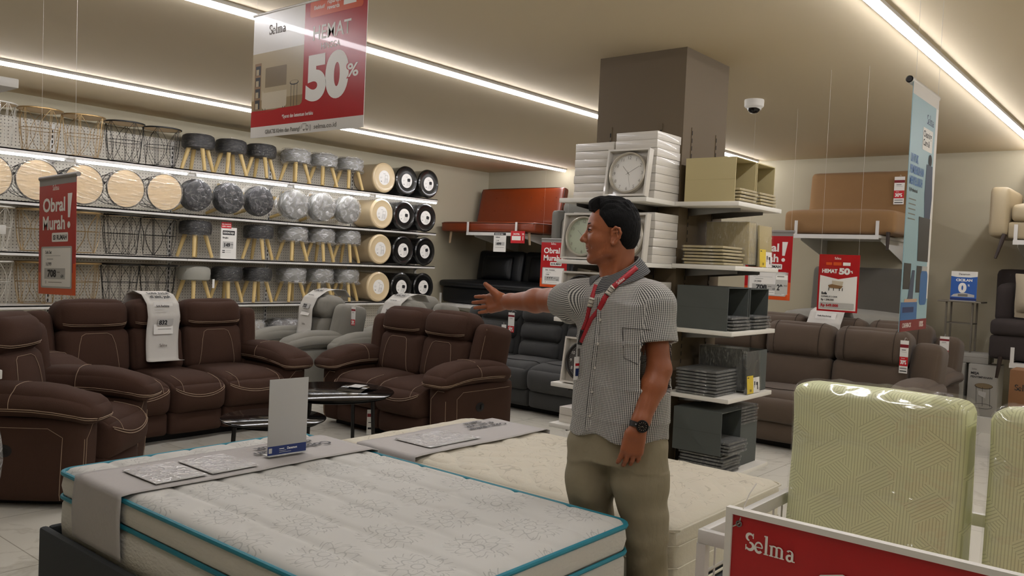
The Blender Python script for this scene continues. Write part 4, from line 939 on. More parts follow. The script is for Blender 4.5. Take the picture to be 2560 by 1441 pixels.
# glass coffee tables
mat('dark_glass', '#0d0b0b', .1, spec=.25); mat('table_leg', '#120f0e', .35)
def ctable(label, c, R_, h, n=3):
    t = thing('coffee_table', label, 'coffee table', c); obj('table_top', MB().lathe([(.01, h-.012), (R_-.004, h-.012), (R_, h-.008), (R_, h-.002), (R_-.003, h), (.01, h)], 48), 'dark_glass', t)
    obj('apron', MB().lathe([(R_-.05, h-.012), (R_-.04, h-.03), (R_-.06, h-.035), (R_-.07, h-.012)], 40), 'table_leg', t)
    for k in range(n): a_ = 2*PI*k/n+.4; obj('leg', MB().cyl((R_*.78*math.cos(a_), R_*.78*math.sin(a_), .003), (R_*.72*math.cos(a_), R_*.72*math.sin(a_), h-.014), .014, n=12), 'table_leg', t)
    return t
ctable('lower round black glass coffee table in front of the three-seat sofa', (3.2, 4.56, 0), .33, .40)
ctable('taller round black glass coffee table in front of the two-seat sofa', (3.86, 4.8, 0), .44, .48, 4)
t = thing('brochure_stand', 'dark folded brochure stand on the taller coffee table', 'brochure', (4.05, 4.75, .481), .4)
obj('sheet', MB().slab(lambda u, v: ((u-.5)*.3, (v-.5)*.2, .002+.02*math.sin(PI*u)), 10, 6, .001), 'dark_glass', t); obj('printed_panel', MB().span((-.08, -.05, .0235), (.06, .05, .0245)), 'print_grey', t)
t = thing('swing_tag', 'white swing tag hanging from the edge of the taller coffee table', 'price tag', onz(927, 1012, .46), 0)
t.location = Vector(at(927, 1025, 6.35)); obj('tag', MB().span((-.026, 0, -.19), (.026, .001, 0)), 'pure_white', t); t.rotation_euler = (0, 0, -.68)
s = Sign(); s.rect(-.024, -.055, .024, -.03, 'dark_red'); s.rect(-.015, -.1, .01, -.094, 'ink'); s.rect(-.018, -.15, .012, -.135, 'ink'); s.done('print', t)
# ---------------- banners and signs ----------------
vin = mat('vinyl_white', '#e4e1dc', .3, coat=.2); mat('vinyl_red', '#b30f18', .28, coat=.2); mat('vinyl_orange', '#d9531c', .3, coat=.2); mat('pic_wall', '#b9aa8c', .3); mat('pic_floor', '#98835f', .3); mat('pic_sofa', '#cabfa8', .35); mat('pic_sofa_dark', '#857459', .35); mat('pic_shelf', '#8a6a48', .4)
mat('string', '#d8d4cc', .5); mat('seam_black', '#1a1412', .5)
def hang(t, xs, z0, zc):
    for x in xs: obj('hanging_line', MB().cyl((x, 0, z0), (x, 0, zc), .0005, n=5), 'string', t)
# large red and white sale banner
Yc, zb, W_, Hh = (2.968+3.857)/2, 2.047, .889, .63
t = thing('hanging_banner', 'large white and red hanging banner reading HEMAT HINGGA 50%', 'banner', (2.5, Yc, zb), fx_)
obj('sheet', MB().span((-W_/2, 0, 0), (W_/2, .002, Hh)), vin, t); obj('top_rod', MB().cyl((-W_/2-.01, .004, Hh), (W_/2+.01, .004, Hh), .008, n=10), 'vinyl_white', t)
hang(t, (-W_/2+.02, W_/2-.02), Hh, HC-zb)
s = Sign(); L_ = -W_/2
s.rect(L_, .1, L_+.43, Hh, 'vinyl_white'); s.rect(L_, .1, L_+.43, .19, 'pic_floor'); s.rect(L_, .19, L_+.43, .43, 'pic_wall')
s.rect(L_+.09, .14, L_+.3, .24, 'pic_sofa', r=.02); s.rect(L_+.115, .24, L_+.295, .35, 'pic_sofa_dark', r=.006); s.rect(L_+.1, .225, L_+.305, .25, 'pic_wall', r=.01)
for x in (.1, .285, .12, .27): s.rect(L_+x, .1 if x in (.1, .285) else .115, L_+x+.004, .145, 'ink')
s.disc(L_+.36, .255, .036, 'ink', .012); s.disc(L_+.36, .257, .031, 'pic_wall', .009)
for x in (.335, .359, .384): s.rect(L_+x, .14, L_+x+.003, .25, 'ink')
s.rect(L_+.022, .135, L_+.078, .38, 'pic_shelf')
for k in range(4): s.rect(L_+.03, .145+k*.058, L_+.072, .192+k*.058, 'ink'); s.rect(L_+.034, .146+k*.058, L_+.058, .175+k*.058, 'pic_wall')
s.poly([(L_+.43, Hh), (L_+.43, .17), (L_+.425, .15), (L_+.41, .14), (L_+.24, .137), (L_, .115), (L_, .04), (W_/2, .04), (W_/2, Hh)][::-1], 'vinyl_red')
s.poly([(L_, .137), (L_, .115), (L_+.2, .135)][::1], 'vinyl_red'); s.rect(L_, .0, W_/2, .055, 'vinyl_white')
s.selma(L_+.135, .515, .05, 'logo_brown')
s.rect(L_+.47, .55, W_/2-.03, Hh-.002, 'vinyl_orange', r=.015); s.text('Eksklusif', L_+.5, .585, .018, 'print_white', w=.08); s.text('ruparupa', L_+.6, .6, .02, 'print_white', w=.1); s.text('rewards', L_+.6, .572, .02, 'print_white', w=.09); s.rect(L_+.72, .575, L_+.81, .625, 'print_white')
s.text('HEMAT', L_+.5, .44, .068, 'print_white', w=.28, bold=.012); s.text('HINGGA', L_+.565, .39, .03, 'print_white', w=.14, bold=.005)
s.text('50', L_+.455, .165, .2, 'print_white', w=.32, bold=.055); s.text('%', L_+.755, .235, .07, 'vinyl_red', w=.092, bold=.03); s.text('%', L_+.765, .24, .06, 'print_white', w=.078, bold=.02)
s.text('*Syarat dan ketentuan berlaku', L_+.27, .085, .018, 'print_white', w=.25); s.text('GRATIS Kirim dan Pasang!', L_+.13, .016, .02, 'clock_ink', w=.29, bold=.03); s.text('|  selma.co.id', L_+.5, .016, .022, 'clock_ink', w=.2)
bx_ = L_+.44; s.line([(bx_, .045), (bx_+.03, .045), (bx_+.03, .018), (bx_+.005, .018)], .003, 'clock_ink'); s.line([(bx_+.03, .036), (bx_+.043, .036), (bx_+.048, .027), (bx_+.048, .018), (bx_+.03, .018)], .003, 'clock_ink'); s.disc(bx_+.012, .015, .005, 'clock_ink'); s.disc(bx_+.038, .015, .005, 'clock_ink')
for k in range(3): s.line([(bx_-.015+k*.003, .026+k*.007), (bx_, .026+k*.007)], .002, 'clock_ink')
s.mb.xf(np.diag([1, .25, 1]))
s.done('print', t)
# the three "Obral Murah!" banners
def obral(label, X, Yc, zb, W_, Hh, title, old, price, monthly, lean=0):
    t = thing('hanging_banner', label, 'banner', (X, Yc, zb), (0, lean, fx_)); k = W_/.46; v = Hh/.66
    obj('sheet', MB().span((-W_/2, 0, 0), (W_/2, .0015, Hh)), 'vinyl_red', t); obj('top_roll', MB().cyl((-W_/2, .005, Hh-.012), (W_/2+.012, .005, Hh-.012), .013, n=12), mat('roll_grey', '#8e8a86', .5), t)
    hang(t, (-W_/2+.02, W_/2-.02), Hh, HC-zb)
    s = Sign(); l = -W_/2
    s.rect(l, Hh-.055*v, W_/2, Hh, 'roll_grey'); s.rect(l, 0, W_/2, .12*v, 'vinyl_orange'); s.rect(W_/2-.03*k, .0, W_/2, .17*v, 'orange')
    s.selma(l+.17*k, .575*v, .03*v, 'print_white')
    s.text('Obral', l+.05*k, .46*v, .075*v, 'print_white', w=.28*k, bold=.03); s.text('Murah', l+.05*k, .36*v, .075*v, 'print_white', w=.28*k, bold=.03); s.text('%', l+.07*k, .475*v, .03*v, 'vinyl_red', w=.035*k, bold=.04)
    s.poly([(l+.36*k, .55*v), (l+.365*k, .42*v), (l+.39*k, .42*v), (l+.415*k, .55*v)], 'print_white'); s.disc(l+.377*k, .38*v, .018*k, 'print_white')
    s.rect(l+.17*k, .29*v, l+.37*k, .34*v, 'print_white', r=.008); s.text('ISI RUMAH', l+.185*k, .302*v, .026*v, 'ink', w=.17*k, bold=.04)
    s.rect(l+.035*k, .035*v, l+.42*k, .265*v, 'print_grey', r=.012); s.rect(l+.05*k, .045*v, l+.405*k, .255*v, 'print_white', r=.008)
    s.text(title, l+.09*k, .225*v, .018*v, 'ink', bold=.03); s.rect(l+.09*k, .212*v, l+.28*k, .215*v, 'print_grey'); s.rect(l+.11*k, .192*v, l+.19*k, .198*v, 'print_grey'); s.text(old, l+.1*k, .158*v, .02*v, 'ink', bold=.02)
    s.rect(l+.08*k, .085*v, l+.34*k, .145*v, 'print_grey'); s.text(price, l+.12*k, .098*v, .038*v, 'ink', bold=.05, w=.11*k); s.text(monthly, l+.285*k, .095*v, .016*v, 'ink', bold=.04); s.rect(l+.24*k, .12*v, l+.275*k, .126*v, 'clock_ink')
    s.rect(l+.13*k, .066*v, l+.3*k, .069*v, 'clock_ink'); s.disc(l+.1*k, .067*v, .008*v, 'clock_ink'); s.disc(l+.1*k, .067*v, .005*v, 'print_white'); s.mb.xf(np.diag([1, .35, 1])); s.done('print', t); return t
obral('red Obral Murah banner with price 708 hanging in front of the wire tables', 2.0, 4.93, 1.17, .48, .67, 'Sofa Set', '16.999', '708', 'x24', -.035)
obral('red Obral Murah banner with price 666 hanging before the black futon', 8.9, 6.62, 1.155, .43, .645, 'Sofa 1 Dudukan', '7.999', '666', 'x12')
obral('red Obral Murah banner hanging behind the pillar, its left part hidden', 7.15, 2.965, 1.24, .42, .61, 'Sofa', '19.999', '708', 'x24')
# HEMAT 50% sign for the armless sofa
t = thing('hanging_sign', 'red and white hanging sign HEMAT 50% with a small sofa picture', 'sign', (5.9, 1.94, 1.225), fx_); W_, Hh = .275, .395; l = -W_/2
obj('board', MB().span((l, 0, 0), (-l, .003, Hh)), 'vinyl_red', t); hang(t, (l+.01, -l-.01), Hh, HC-1.225); s = Sign()
s.poly([(l+.012, .012), (-l-.012, .012), (-l-.012, .25), (0, .225), (l+.012, .25)][::1], 'print_white'); s.selma(-.032, .362, .016, 'print_white')
s.rect(l+.05, .322, l+.09, .34, 'vinyl_orange'); s.rect(l+.1, .32, l+.155, .342, 'vinyl_orange'); s.rect(l+.165, .32, l+.215, .342, 'print_white')
s.text('HEMAT', l+.025, .268, .026, 'print_white', w=.105, bold=.05); s.text('50', l+.14, .262, .04, 'print_white', w=.075, bold=.06); s.text('%', l+.218, .27, .016, 'print_white', bold=.04)
s.poly([(-.04, .215), (-.038, .18), (.03, .173), (.036, .21)][::1], 'pic_sofa'); s.poly([(-.066, .182), (-.04, .19), (.036, .178), (.02, .16), (-.06, .165)][::1], 'pic_shelf'); 
for x in (-.062, -.03, .01, .03): s.rect(x, .145, x+.005, .165, 'ink')
s.text('Sofa', l+.028, .118, .016, 'ink', bold=.05); s.text('CARMELIO 3 DDK', l+.028, .098, .01, 'ink', bold=.03); s.text('Rp 1.298.000', l+.028, .075, .012, 'ink', bold=.03); s.rect(l+.02, .022, -l-.022, .062, 'print_grey', r=.006); s.text('Rp 649.000', l+.028, .034, .018, 'vinyl_red', w=.12, bold=.05)
s.done('print', t)
# tall blue banner, seen nearly edge-on
mat('vinyl_sky', '#9cc4d2', .3, coat=.2); mat('pic_blue', '#2b6cae', .35); mat('pic_dark', '#2b2b2d', .4); mat('pic_skin', '#c9a58a', .5); mat('pic_denim', '#3d4b63', .5)
t = thing('hanging_banner', 'tall light blue cleaning-service banner hanging nearly edge-on at the right', 'banner', (2.86, .7, 1.31), (0, .0, 0)); W_, Hh = .315, .76; l = -W_/2
obj('sheet', MB().span((l, 0, 0), (-l, .002, Hh)), 'vinyl_sky', t); obj('top_roll', MB().tube([(l-.012, .01, Hh), (-l+.012, .01, Hh)], .011, 14, cap=False), 'vinyl_white', t); obj('roll_end', MB().cyl((l-.0125, .01, Hh), (l-.0115, .01, Hh), .0075, n=12), 'seam_black', t); hang(t, (l+.02, -l-.02), Hh, HC-1.31)
s = Sign(); s.rect(l, Hh-.04, -l, Hh, 'vinyl_white'); s.rect(-l-.03, .1, -l, Hh-.04, 'print_white'); s.selma(.02, .655, .03, 'navy'); s.rect(-.02, .57, .1, .64, 'print_white', r=.004); s.text('Cleaning', -.012, .612, .02, 'ink', w=.1); s.text('Care &', -.012, .585, .02, 'ink', w=.08)
for k, q in enumerate(('UNTUK', 'PEMBERSIHAN', 'MENYELURUH')): s.text(q, l+.015, .52-k*.034, .024, 'pic_blue', w=(.09, .16, .15)[k], bold=.05)
s.text('By Professional', l+.02, .43, .011, 'ink'); 
for k in range(5): s.rect(l+.02, .405-k*.015, l+.1, .408-k*.015, 'clock_ink')
s.disc(.085, .545, .022, 'ink', .02); s.poly([(.045, .53), (.12, .53), (.135, .43), (.12, .33), (.06, .33), (.04, .43)][::-1], 'pic_denim'); s.poly([(.05, .35), (.13, .35), (.12, .25), (.07, .24)][::-1], 'pic_skin')
s.poly([(-.01, .36), (.13, .36), (.13, .22), (.0, .22)][::-1], 'pic_dark'); s.rect(l+.01, .13, l+.09, .21, 'pic_dark'); s.rect(.0, .12, .06, .205, 'pic_dark'); s.rect(.065, .12, .13, .205, 'print_grey')
s.poly([(-.05, .19), (-.02, .19), (-.03, .07), (-.1, .07)][::-1], 'pic_denim'); s.poly([(-.12, .1), (.03, .1), (-.02, .06), (-.14, .06)][::-1], 'pic_skin'); s.rect(l, .03, .03, .09, 'pic_blue'); s.rect(.05, .08, .14, .19, 'pic_blue', r=.02); s.rect(l+.02, .058, -.01, .075, 'navy')
s.rect(l, 0, -l, .035, 'dark_red'); s.text('CASHBACK', l+.03, .012, .014, 'print_white'); s.text('100%', .07, .01, .018, 'print_white'); s.mb.xf(np.diag([1, .15, 1])); s.done('print', t)
# price card on the orange futon shelf
t = thing('price_card', 'white 499 price card clipped below the orange futon', 'price sign', (9.1, 7.74, 1.60), fx_); obj('board', MB().span((-.115, 0, 0), (.115, .004, .265)), 'pure_white', t)
s = Sign(); s.rect(-.11, .235, .11, .27, 'ink'); s.text('BORONG SAJA', -.09, .244, .018, 'print_white', w=.15); s.text('Sofabed', -.08, .2, .018, 'ink', bold=.04); s.rect(-.08, .09, .09, .14, 'print_grey'); s.text('499', -.06, .098, .034, 'ink', w=.09, bold=.05); s.rect(-.08, .06, .08, .064, 'clock_ink'); s.text('7.199', -.07, .15, .018, 'ink'); s.done('print', t)
for dy, w_, a, l_ in ((0, .2, 0, 'red price label clipped to the orange futon shelf beside the white card'), (-.2, .05, .5, 'red label seen edge-on at the right post of the orange futon shelf')):
    t = thing('price_label', l_, 'price sign', (9.1, 7.44+dy*.6, 1.73), fx_+a); obj('board', MB().span((-w_/2, 0, 0), (w_/2, .004, .17)), 'red', t); s = Sign(); s.rect(-w_/2+.02, .04, w_/2-.02, .1, 'print_white'); s.text('30%', -w_*.3, .115, .025, 'print_white', w=w_*.6); s.done('print', t)
# swing tags on upholstery
def swing(label, loc, h, w_, redtxt, rot=fx_, tilt=0):
    t = thing('swing_tag', label, 'price tag', loc, (tilt, 0, rot), None); obj('card', MB().span((-w_/2, 0, -h), (w_/2, .0015, 0)), 'pure_white', t); s = Sign()
    s.rect(-w_/2, -h*.22, w_/2, -h*.12, 'dark_red'); s.rect(-w_*.3, -h*.3, w_*.2, -h*.28, 'ink'); s.rect(-w_*.3, -h*.36, w_*.3, -h*.345, 'print_grey'); s.rect(-w_/2, -h*.78 if h > .22 else -h, w_/2, -h*.5 if h > .22 else -h*.68, 'red'); z_ = -h*.72 if h > .22 else -h*.95
    s.text(redtxt, -w_*.38, z_, h*.12 if h > .22 else h*.2, 'print_white', w=w_*.7, bold=.05); s.text('hingga', -w_*.3, z_+h*.16 if h > .22 else z_+h*.22, h*.03, 'print_white')
    if h > .22: s.rect(-w_*.4, -h*.86, w_*.4, -h*.84, 'ink'); s.rect(-w_*.4, -h*.95, w_*.4, -h*.92, 'ink')
    s.done('print', t); obj('tag_cord', MB().tube([(0, .001, 0), (0, .012, .02), (0, .045, .02), (0, .08, .005)], .0012, 4), 'string', t); return t
sc.view_layers[0].update()
_dg = bpy.context.evaluated_depsgraph_get()
def touch(px, py, out_=.07):         # the point of the upholstery seen at a pixel, a little in front of it
    d_ = Vector(ray(px, py)).normalized(); h_ = sc.ray_cast(_dg, Vector(CAMP)+d_*3.2, d_); return np.array(h_[1])-np.array(d_)*out_
swing('tag with red 20 on the side of the left light grey recliner', touch(884, 768, .085), .19, .065, '20%')
swing('long tag with red 30 on the nearest brown-grey sofa', touch(2262, 852), .27, .065, '30%')
swing('tag with red 30 on the brown-grey sofa in the second row', touch(2362, 842, .095), .19, .08, '30%')
swing('tag with red 30 on the back of the beige sofa', touch(2250, 442, .085), .31, .11, '30%')
swing('tag on the charcoal sofa under the outstretched forearm', touch(1279, 782), .21, .085, '30%')
swing('long tag with red stripe at the back corner of the brown two-seat sofa', touch(1260, 812, .14), .3, .05, '30%', rot=-.8)
# paper throws reading Coba duduk di sini, yuk
mat('throw_cloth', '#cbc8c1', .75, bump=.1, bscale=40)
def throw(label, loc, rot, path, w_, price, txtpos, seed=0):
    t = thing('sofa_throw', label, 'cloth throw', loc, rot); P = np.array(path, float); _t = np.gradient(P, axis=0); _t /= np.hypot(_t[:, 0], _t[:, 1])[:, None]; P = P+(.018 if '832' in price and seed == 0 else .034)*np.column_stack([_t[:, 1], -_t[:, 0]])*np.array([1, 1]); d = np.r_[0, np.cumsum(np.hypot(*np.diff(P, axis=0).T))]; T = d[-1]
    def pos(s_): return np.array([np.interp(s_, d, P[:, 0]), np.interp(s_, d, P[:, 1])])
    def nrm(s_): a = pos(max(0, s_-.03)); b_ = pos(min(T, s_+.03)); v = b_-a; v /= np.hypot(*v); return np.array([v[1], -v[0]])   # outward for a path running from behind over the top and down the front
    def fn(u, v): q = pos(v*T)+.004*noise.noise(Vector((u*3, v*7, seed))); return ((u-.5)*w_+.012*math.sin(v*5+seed), q[0], q[1])
    obj('cloth', MB().slab(fn, 8, 70, -.002), 'throw_cloth', t, sharp=180)
    s = Sign(); s.text('Coba duduk', 0, 0, .03, 'ink', w=w_*.72, bold=.04, align='c'); s.text('di sini, yuk', 0, -.05, .03, 'ink', w=w_*.65, bold=.04, align='c')
    cs = txtpos+.11
    s.rect(-w_*.3, -.1-.26, w_*.3, -.1, 'pure_white'); s.text('Sofa Reclining', -w_*.24, -.14, .014, 'ink', bold=.03, w=w_*.4); s.rect(-w_*.24, -.16, w_*.0, -.157, 'print_grey'); s.rect(-w_*.24, -.18, w_*.1, -.177, 'print_grey')
    s.rect(-w_*.2, -.29, w_*.27, -.235, 'print_grey'); s.text(price, -w_*.17, -.28, .034, 'ink', w=w_*.26, bold=.05); s.rect(-w_*.18, -.32, w_*.24, -.317, 'clock_ink'); s.selma(-.03, -.46, .022, 'logo_brown')
    for V_ in s.mb.v:        # lay the print on the cloth
        for p in V_:
            s_ = txtpos-p[2]; off = -p[1]; n_ = nrm(min(max(s_, 0), T)); q = pos(min(max(s_, 0), T)); p[0] += .012*math.sin(s_/T*5+seed); p[1] = q[0]+n_[0]*(off+.013); p[2] = q[1]+n_[1]*(off+.013)
    if price: s.done('print', t)
    return t
def bpath(D, top, kind):
    yb = D/2-.33
    if kind == 'brown': return [(yb+.27, .97), (yb+.23, top+.03), (yb+.13, top+.055), (yb+.0, top+.035), (yb-.09, top-.03), (yb-.125, top-.12), (yb-.115, .80), (yb-.125, .7), (yb-.14, .6), (yb-.15, .545), (yb-.19, .535), (yb-.26, .54)]
    return [(yb+.25, .985), (yb+.2, top+.03), (yb+.1, top+.036), (yb-.0, top+.018), (yb-.1, top-.045), (yb-.145, top-.14), (yb-.15, .78), (yb-.16, .68), (yb-.175, .6), (yb-.185, .5)]
throw('white paper throw with price 832 over the middle of the brown three-seat sofa', (3.43, 6.36, 0), 0, bpath(1.06, 1.02, 'brown'), .27, '832', .36)
throw('white throw with price 733 over the left light grey recliner', (5.45, 7.24, 0), fx_-.08, bpath(.98, 1.02, 'ash'), .26, '733', .3, 2)
throw('white throw over the light grey recliner behind the brown two-seat sofa', (5.78, 6.32, 0), fx_-.03, bpath(.96, 1.02, 'ash'), .26, '733', .3, 4)
throw('white paper throw on the brown-grey sofa in the second row', (8.54, 2.93, 0), fx_, [(.42, 1.02), (.33, 1.085), (.2, 1.105), (.08, 1.08), (.02, .98), (.0, .85)], .34, '832', .33, 5)

# ---------------- right edge: side table with small sign, cartons ----------------
mat('table_metal', '#7c766a', .4, .4)
t = thing('side_table', 'slim metal side table carrying the small blue sign', 'side table', (9.62, 1.9, .7625), fx_)
obj('table_top', MB().span((-.2, -.16, .5), (.2, .16, .515), bev=.003), 'table_metal', t)
for sx_ in (-.12, .12):
    for sy in (-.11, .11): obj('leg', MB().span((sx_-.008, sy-.008, 0), (sx_+.008, sy+.008, .5)), 'table_metal', t)
    obj('crossbar', MB().span((sx_-.006, -.11, .28), (sx_+.006, .11, .29)), 'table_metal', t)
for sy in (-.11, .11): obj('crossbar', MB().span((-.12, sy-.006, .28), (.12, sy+.006, .29)), 'table_metal', t)
t = thing('tabletop_sign', 'small white and blue CICILAN 0% sign standing on the slim side table', 'sign', (9.5, 1.87, 1.279), fx_)
obj('panel', MB().span((-.12, 0, 0), (.12, .005, .3)), 'pure_white', t); obj('foot', MB().span((-.12, -.03, 0), (.12, .05, .004)), 'clear_line', t)
s = Sign(); s.poly([(-.12, .03), (.12, .03), (.12, .25), (.06, .24), (-.06, .24), (-.12, .25)][::1], 'blue'); s.rect(-.12, .0, .12, .03, 'navy'); s.text('Danamon', -.05, .263, .018, 'ink', w=.1); s.text('CICILAN', -.075, .2, .024, 'print_white', w=.15, bold=.05); s.text('0', -.05, .09, .09, 'print_white', w=.075, bold=.06); s.text('%', .035, .15, .02, 'print_white'); s.poly([(-.115, .04), (-.09, .065), (0, .085), (.1, .065), (.1, .04)][::1], 'print_grey'); s.rect(-.05, .045, .04, .07, 'clock_ink'); s.done('print', t)
mat('carton_grey', '#a3a098', .6); mat('carton_side', '#6b665e', .7)
low = thing('display_plinth', 'long low white plinth along the back wall at the right', 'plinth', (9.75, 1.75, 0), 0); obj('body', MB().span((-.45, -.55, 0), (.56, .6, .15)), 'white_paint', low)
for k, (y, l) in enumerate(((1.93, 'left'), (1.625, 'right'))):
    t = thing('product_carton', 'tall white carton with a printed round table, %s one of the two' % l, 'carton', (9.52, y, .1505), fx_, 'table cartons at the right'); obj('carton', MB().box((0, 0, .255), (.268, .268, .508), bev=.003), 'carton_grey', t)
    s = Sign(); s.selma(-.105, .455, .016, 'clock_ink'); s.text('MEJA', -.11, .41, .024, 'ink', bold=.03); s.text('PENYIMPANAN', -.11, .375, .02, 'ink', w=.19)
    s.disc(.01, .3, .08, 'taupe_seam', .028); s.disc(.01, .302, .076, 'pic_sofa_dark', .025)
    for x in (-.055, .0, .065): s.line([(x, .29), (x+.008, .1)], .003, 'ink')
    s.line([(-.04+.085*math.cos(a)+.05, .1+.025*math.sin(a)) for a in np.linspace(0, 2*PI, 20)], .003, 'ink'); s.poly([(-.035, .21), (.03, .18), (.035, .24), (-.035, .25)], 'print_grey')
    s.mb.xf(None, (0, -.134, 0)); s.done('print', t)
for k, (y, l) in enumerate(((2.05, 'left'), (1.745, 'right'))):
    t = thing('flat_carton', 'flat white carton on top of the tall table cartons, %s one' % l, 'carton', (9.6, y, .661), fx_); obj('carton', MB().box((0, 0, .05), (.29, .3, .098), bev=.003), 'carton_grey', t); obj('lid_seam', MB().span((-.1455, -.1505, .06), (.1455, .1505, .062)), 'carton_side', t)
t = thing('cardboard_box', 'brown cardboard box with the shop name at the right edge', 'carton', (8.2, 1.02, .34), fx_); obj('carton', MB().box((0, 0, .21), (.36, .3, .42), bev=.004), 'card', t); s = Sign(); s.selma(-.14, .25, .05, 'ink'); s.mb.xf(None, (0, -.151, 0)); s.done('print', t)
t = thing('cardboard_box', 'lower brown cardboard box under the named one at the right edge', 'carton', (8.2, 1.02, 0), fx_+.05); obj('carton', MB().box((0, 0, .168), (.42, .34, .336), bev=.004), 'card', t); obj('packing_tape', MB().span((-.025, -.1705, .0), (.025, -.1702, .33)), 'pic_sofa_dark', t)

# ---------------- foreground right: wrapped mattresses, rack, red sign ----------------
gm = mat('green_knit', '#b9c398', .6, bump=.0)
N, L, b = nodes_of(gm); tc = N.new('ShaderNodeTexCoord'); sx = N.new('ShaderNodeSeparateXYZ'); L.new(tc.outputs['Object'], sx.inputs[0])
# bands of parallel ribs in three directions, laid like a woven pattern
c6 = .075; px_ = sx.outputs[0]; pz_ = sx.outputs[2]
def band(ang, off):
    u = mth('ADD', mth('MULTIPLY', px_, math.cos(ang)), mth('MULTIPLY', pz_, math.sin(ang))); v = mth('ADD', mth('MULTIPLY', px_, -math.sin(ang)), mth('MULTIPLY', pz_, math.cos(ang)))
    cell = mth('LESS_THAN', mth('FRACT', mth('ADD', mth('DIVIDE', v, c6*1.732), off)), .5); cell2 = mth('LESS_THAN', mth('FRACT', mth('ADD', mth('DIVIDE', u, c6*2.4), mth('MULTIPLY', mth('FLOOR', mth('ADD', mth('DIVIDE', v, c6*1.732), off)), .5))), .55)
    rib = mth('LESS_THAN', mth('FRACT', mth('MULTIPLY', v, 110.)), .3); return mth('MULTIPLY', cell, cell2), rib
m1, r1 = band(math.radians(35), 0); m2, r2 = band(math.radians(-35), .3)
rv = mth('LESS_THAN', mth('FRACT', mth('MULTIPLY', px_, 110.)), .3)
def mixv(f, a, b_): return mth('ADD', mth('MULTIPLY', f, b_), mth('MULTIPLY', mth('SUBTRACT', 1, f), a))
rib = mixv(m1, mixv(m2, rv, r2), r1)
mx = N.new('ShaderNodeMix'); mx.data_type = 'RGBA'; L.new(mth('MULTIPLY', rib, .55), mx.inputs[0]); mx.inputs[6].default_value = lin('#dfe2b2'); mx.inputs[7].default_value = lin('#a8aa78'); L.new(mx.outputs[2], b.inputs['Base Color'])
bp = N.new('ShaderNodeBump'); bp.inputs['Strength'].default_value = .4; bp.inputs['Distance'].default_value = .003; L.new(rib, bp.inputs['Height']); bp.invert = True; L.new(bp.outputs[0], b.inputs['Normal'])
film('film_mattress', '#ffffff', .08, .1, 3.2, 1.0, (1, 1, 2.2), .8)
for k, (yc_, hw, l) in enumerate(((.775, .27, 'pale green knitted mattress in plastic standing behind the red sign, left one'), (.19, .27, 'pale green knitted mattress in plastic at the right edge of the frame'))):
    t = thing('wrapped_mattress', l, 'mattress', (2.84, yc_, .312), fx_-(.0 if k == 0 else .04))
    def gf(q, P): q = q.copy(); q[:, 1] += .02*np.sin(P[:, 2]*3)*(P[:, 1] < 0); return q
    P = Puff((0, 0, .405 if k == 0 else .4), (hw-.004, .095, .395), .045, (.0, .02, .0), gf)
    mb = MB().puff(P, 16, wr=.005, ws=4); obj('mattress_body', mb, gm, t)
    P2 = Puff((0, 0, .408 if k == 0 else .403), (hw, .105, .398), .05, (.0, .022, .008), gf)
    V, Fc = cube_lattice(30); R_ = P2.mp(np.sin(V*PI/2*.96)/math.sin(PI/2*.96))
    R_ += np.array([[.0, .004*noise.noise(Vector(p*7+Vector((k, 0, 0)))), .009*noise.noise(Vector((p[0]*22, p[1]*9, 3+k)))*(1 if p[2] > .78 else .2)] for p in R_])
    obj('plastic_wrap', MB().add(R_, Fc), 'film_mattress', t, sharp=180)
t = thing('wire_rack', 'white metal rack carrying the green mattresses behind the red sign', 'rack', (2.55, .55, 0), 0)
obj('top_rail', MB().span((-.33, .5, .69), (.5, .525, .73), bev=.003), 'white_metal', t); obj('top_rail', MB().span((-.33, -.75, .69), (.5, -.725, .73), bev=.003), 'white_metal', t); obj('cross_rail', MB().span((-.355, -.75, .69), (-.33, .525, .73), bev=.003), 'white_metal', t); obj('cross_rail', MB().span((.475, -.725, .69), (.5, .5, .73), bev=.003), 'white_metal', t)
for x in (-.34, .485):
    for y in (-.738, .513): obj('post', MB().span((x-.014, y-.014, 0), (x+.014, y+.014, .69)), 'white_metal', t)
obj('deck', MB().span((-.33, -.725, .27), (.475, .5, .298)), 'white_metal', t)
for y in (.513,):
    for z in (.36, .44, .52, .6): obj('side_wire', MB().cyl((-.33, y, z), (.475, y, z), .004, n=6), 'white_metal', t)
for k in range(11): obj('side_wire', MB().cyl((-.26+k*.072, .513, .29), (-.26+k*.072, .513, .7), .003, n=6), 'white_metal', t)
# red sign
X_ = 1.85; yl = .822; zt = .912
t = thing('sale_sign', 'large red sign in a white frame with the shop name, lower right foreground', 'sign', (X_, yl, zt-.7), fx_); W_ = .9; Hh = .7
obj('board', MB().span((0, 0, 0), (W_, .008, Hh)), 'vinyl_red', t); fr = 'pure_white'
obj('frame_bar', MB().span((-.012, -.006, Hh-.008), (W_+.012, .014, Hh+.006)), fr, t); obj('frame_bar', MB().span((-.012, -.006, 0), (.004, .014, Hh-.008)), fr, t); obj('frame_bar', MB().span((W_-.004, -.006, 0), (W_+.012, .014, Hh-.008)), fr, t); obj('frame_bar', MB().span((-.012, -.006, -.012), (W_+.012, .014, 0)), fr, t)
for x in (.1, W_-.1): obj('stand_leg', MB().span((x-.012, .015, -(zt-.7)), (x+.012, .035, Hh-.2)), 'white_metal', t)
obj('stand_foot', MB().span((.05, -.12, -(zt-.7)), (W_-.05, .16, -(zt-.7)+.012)), 'white_metal', t)
s = Sign(); s.selma(.036, .615, .042, 'print_white')
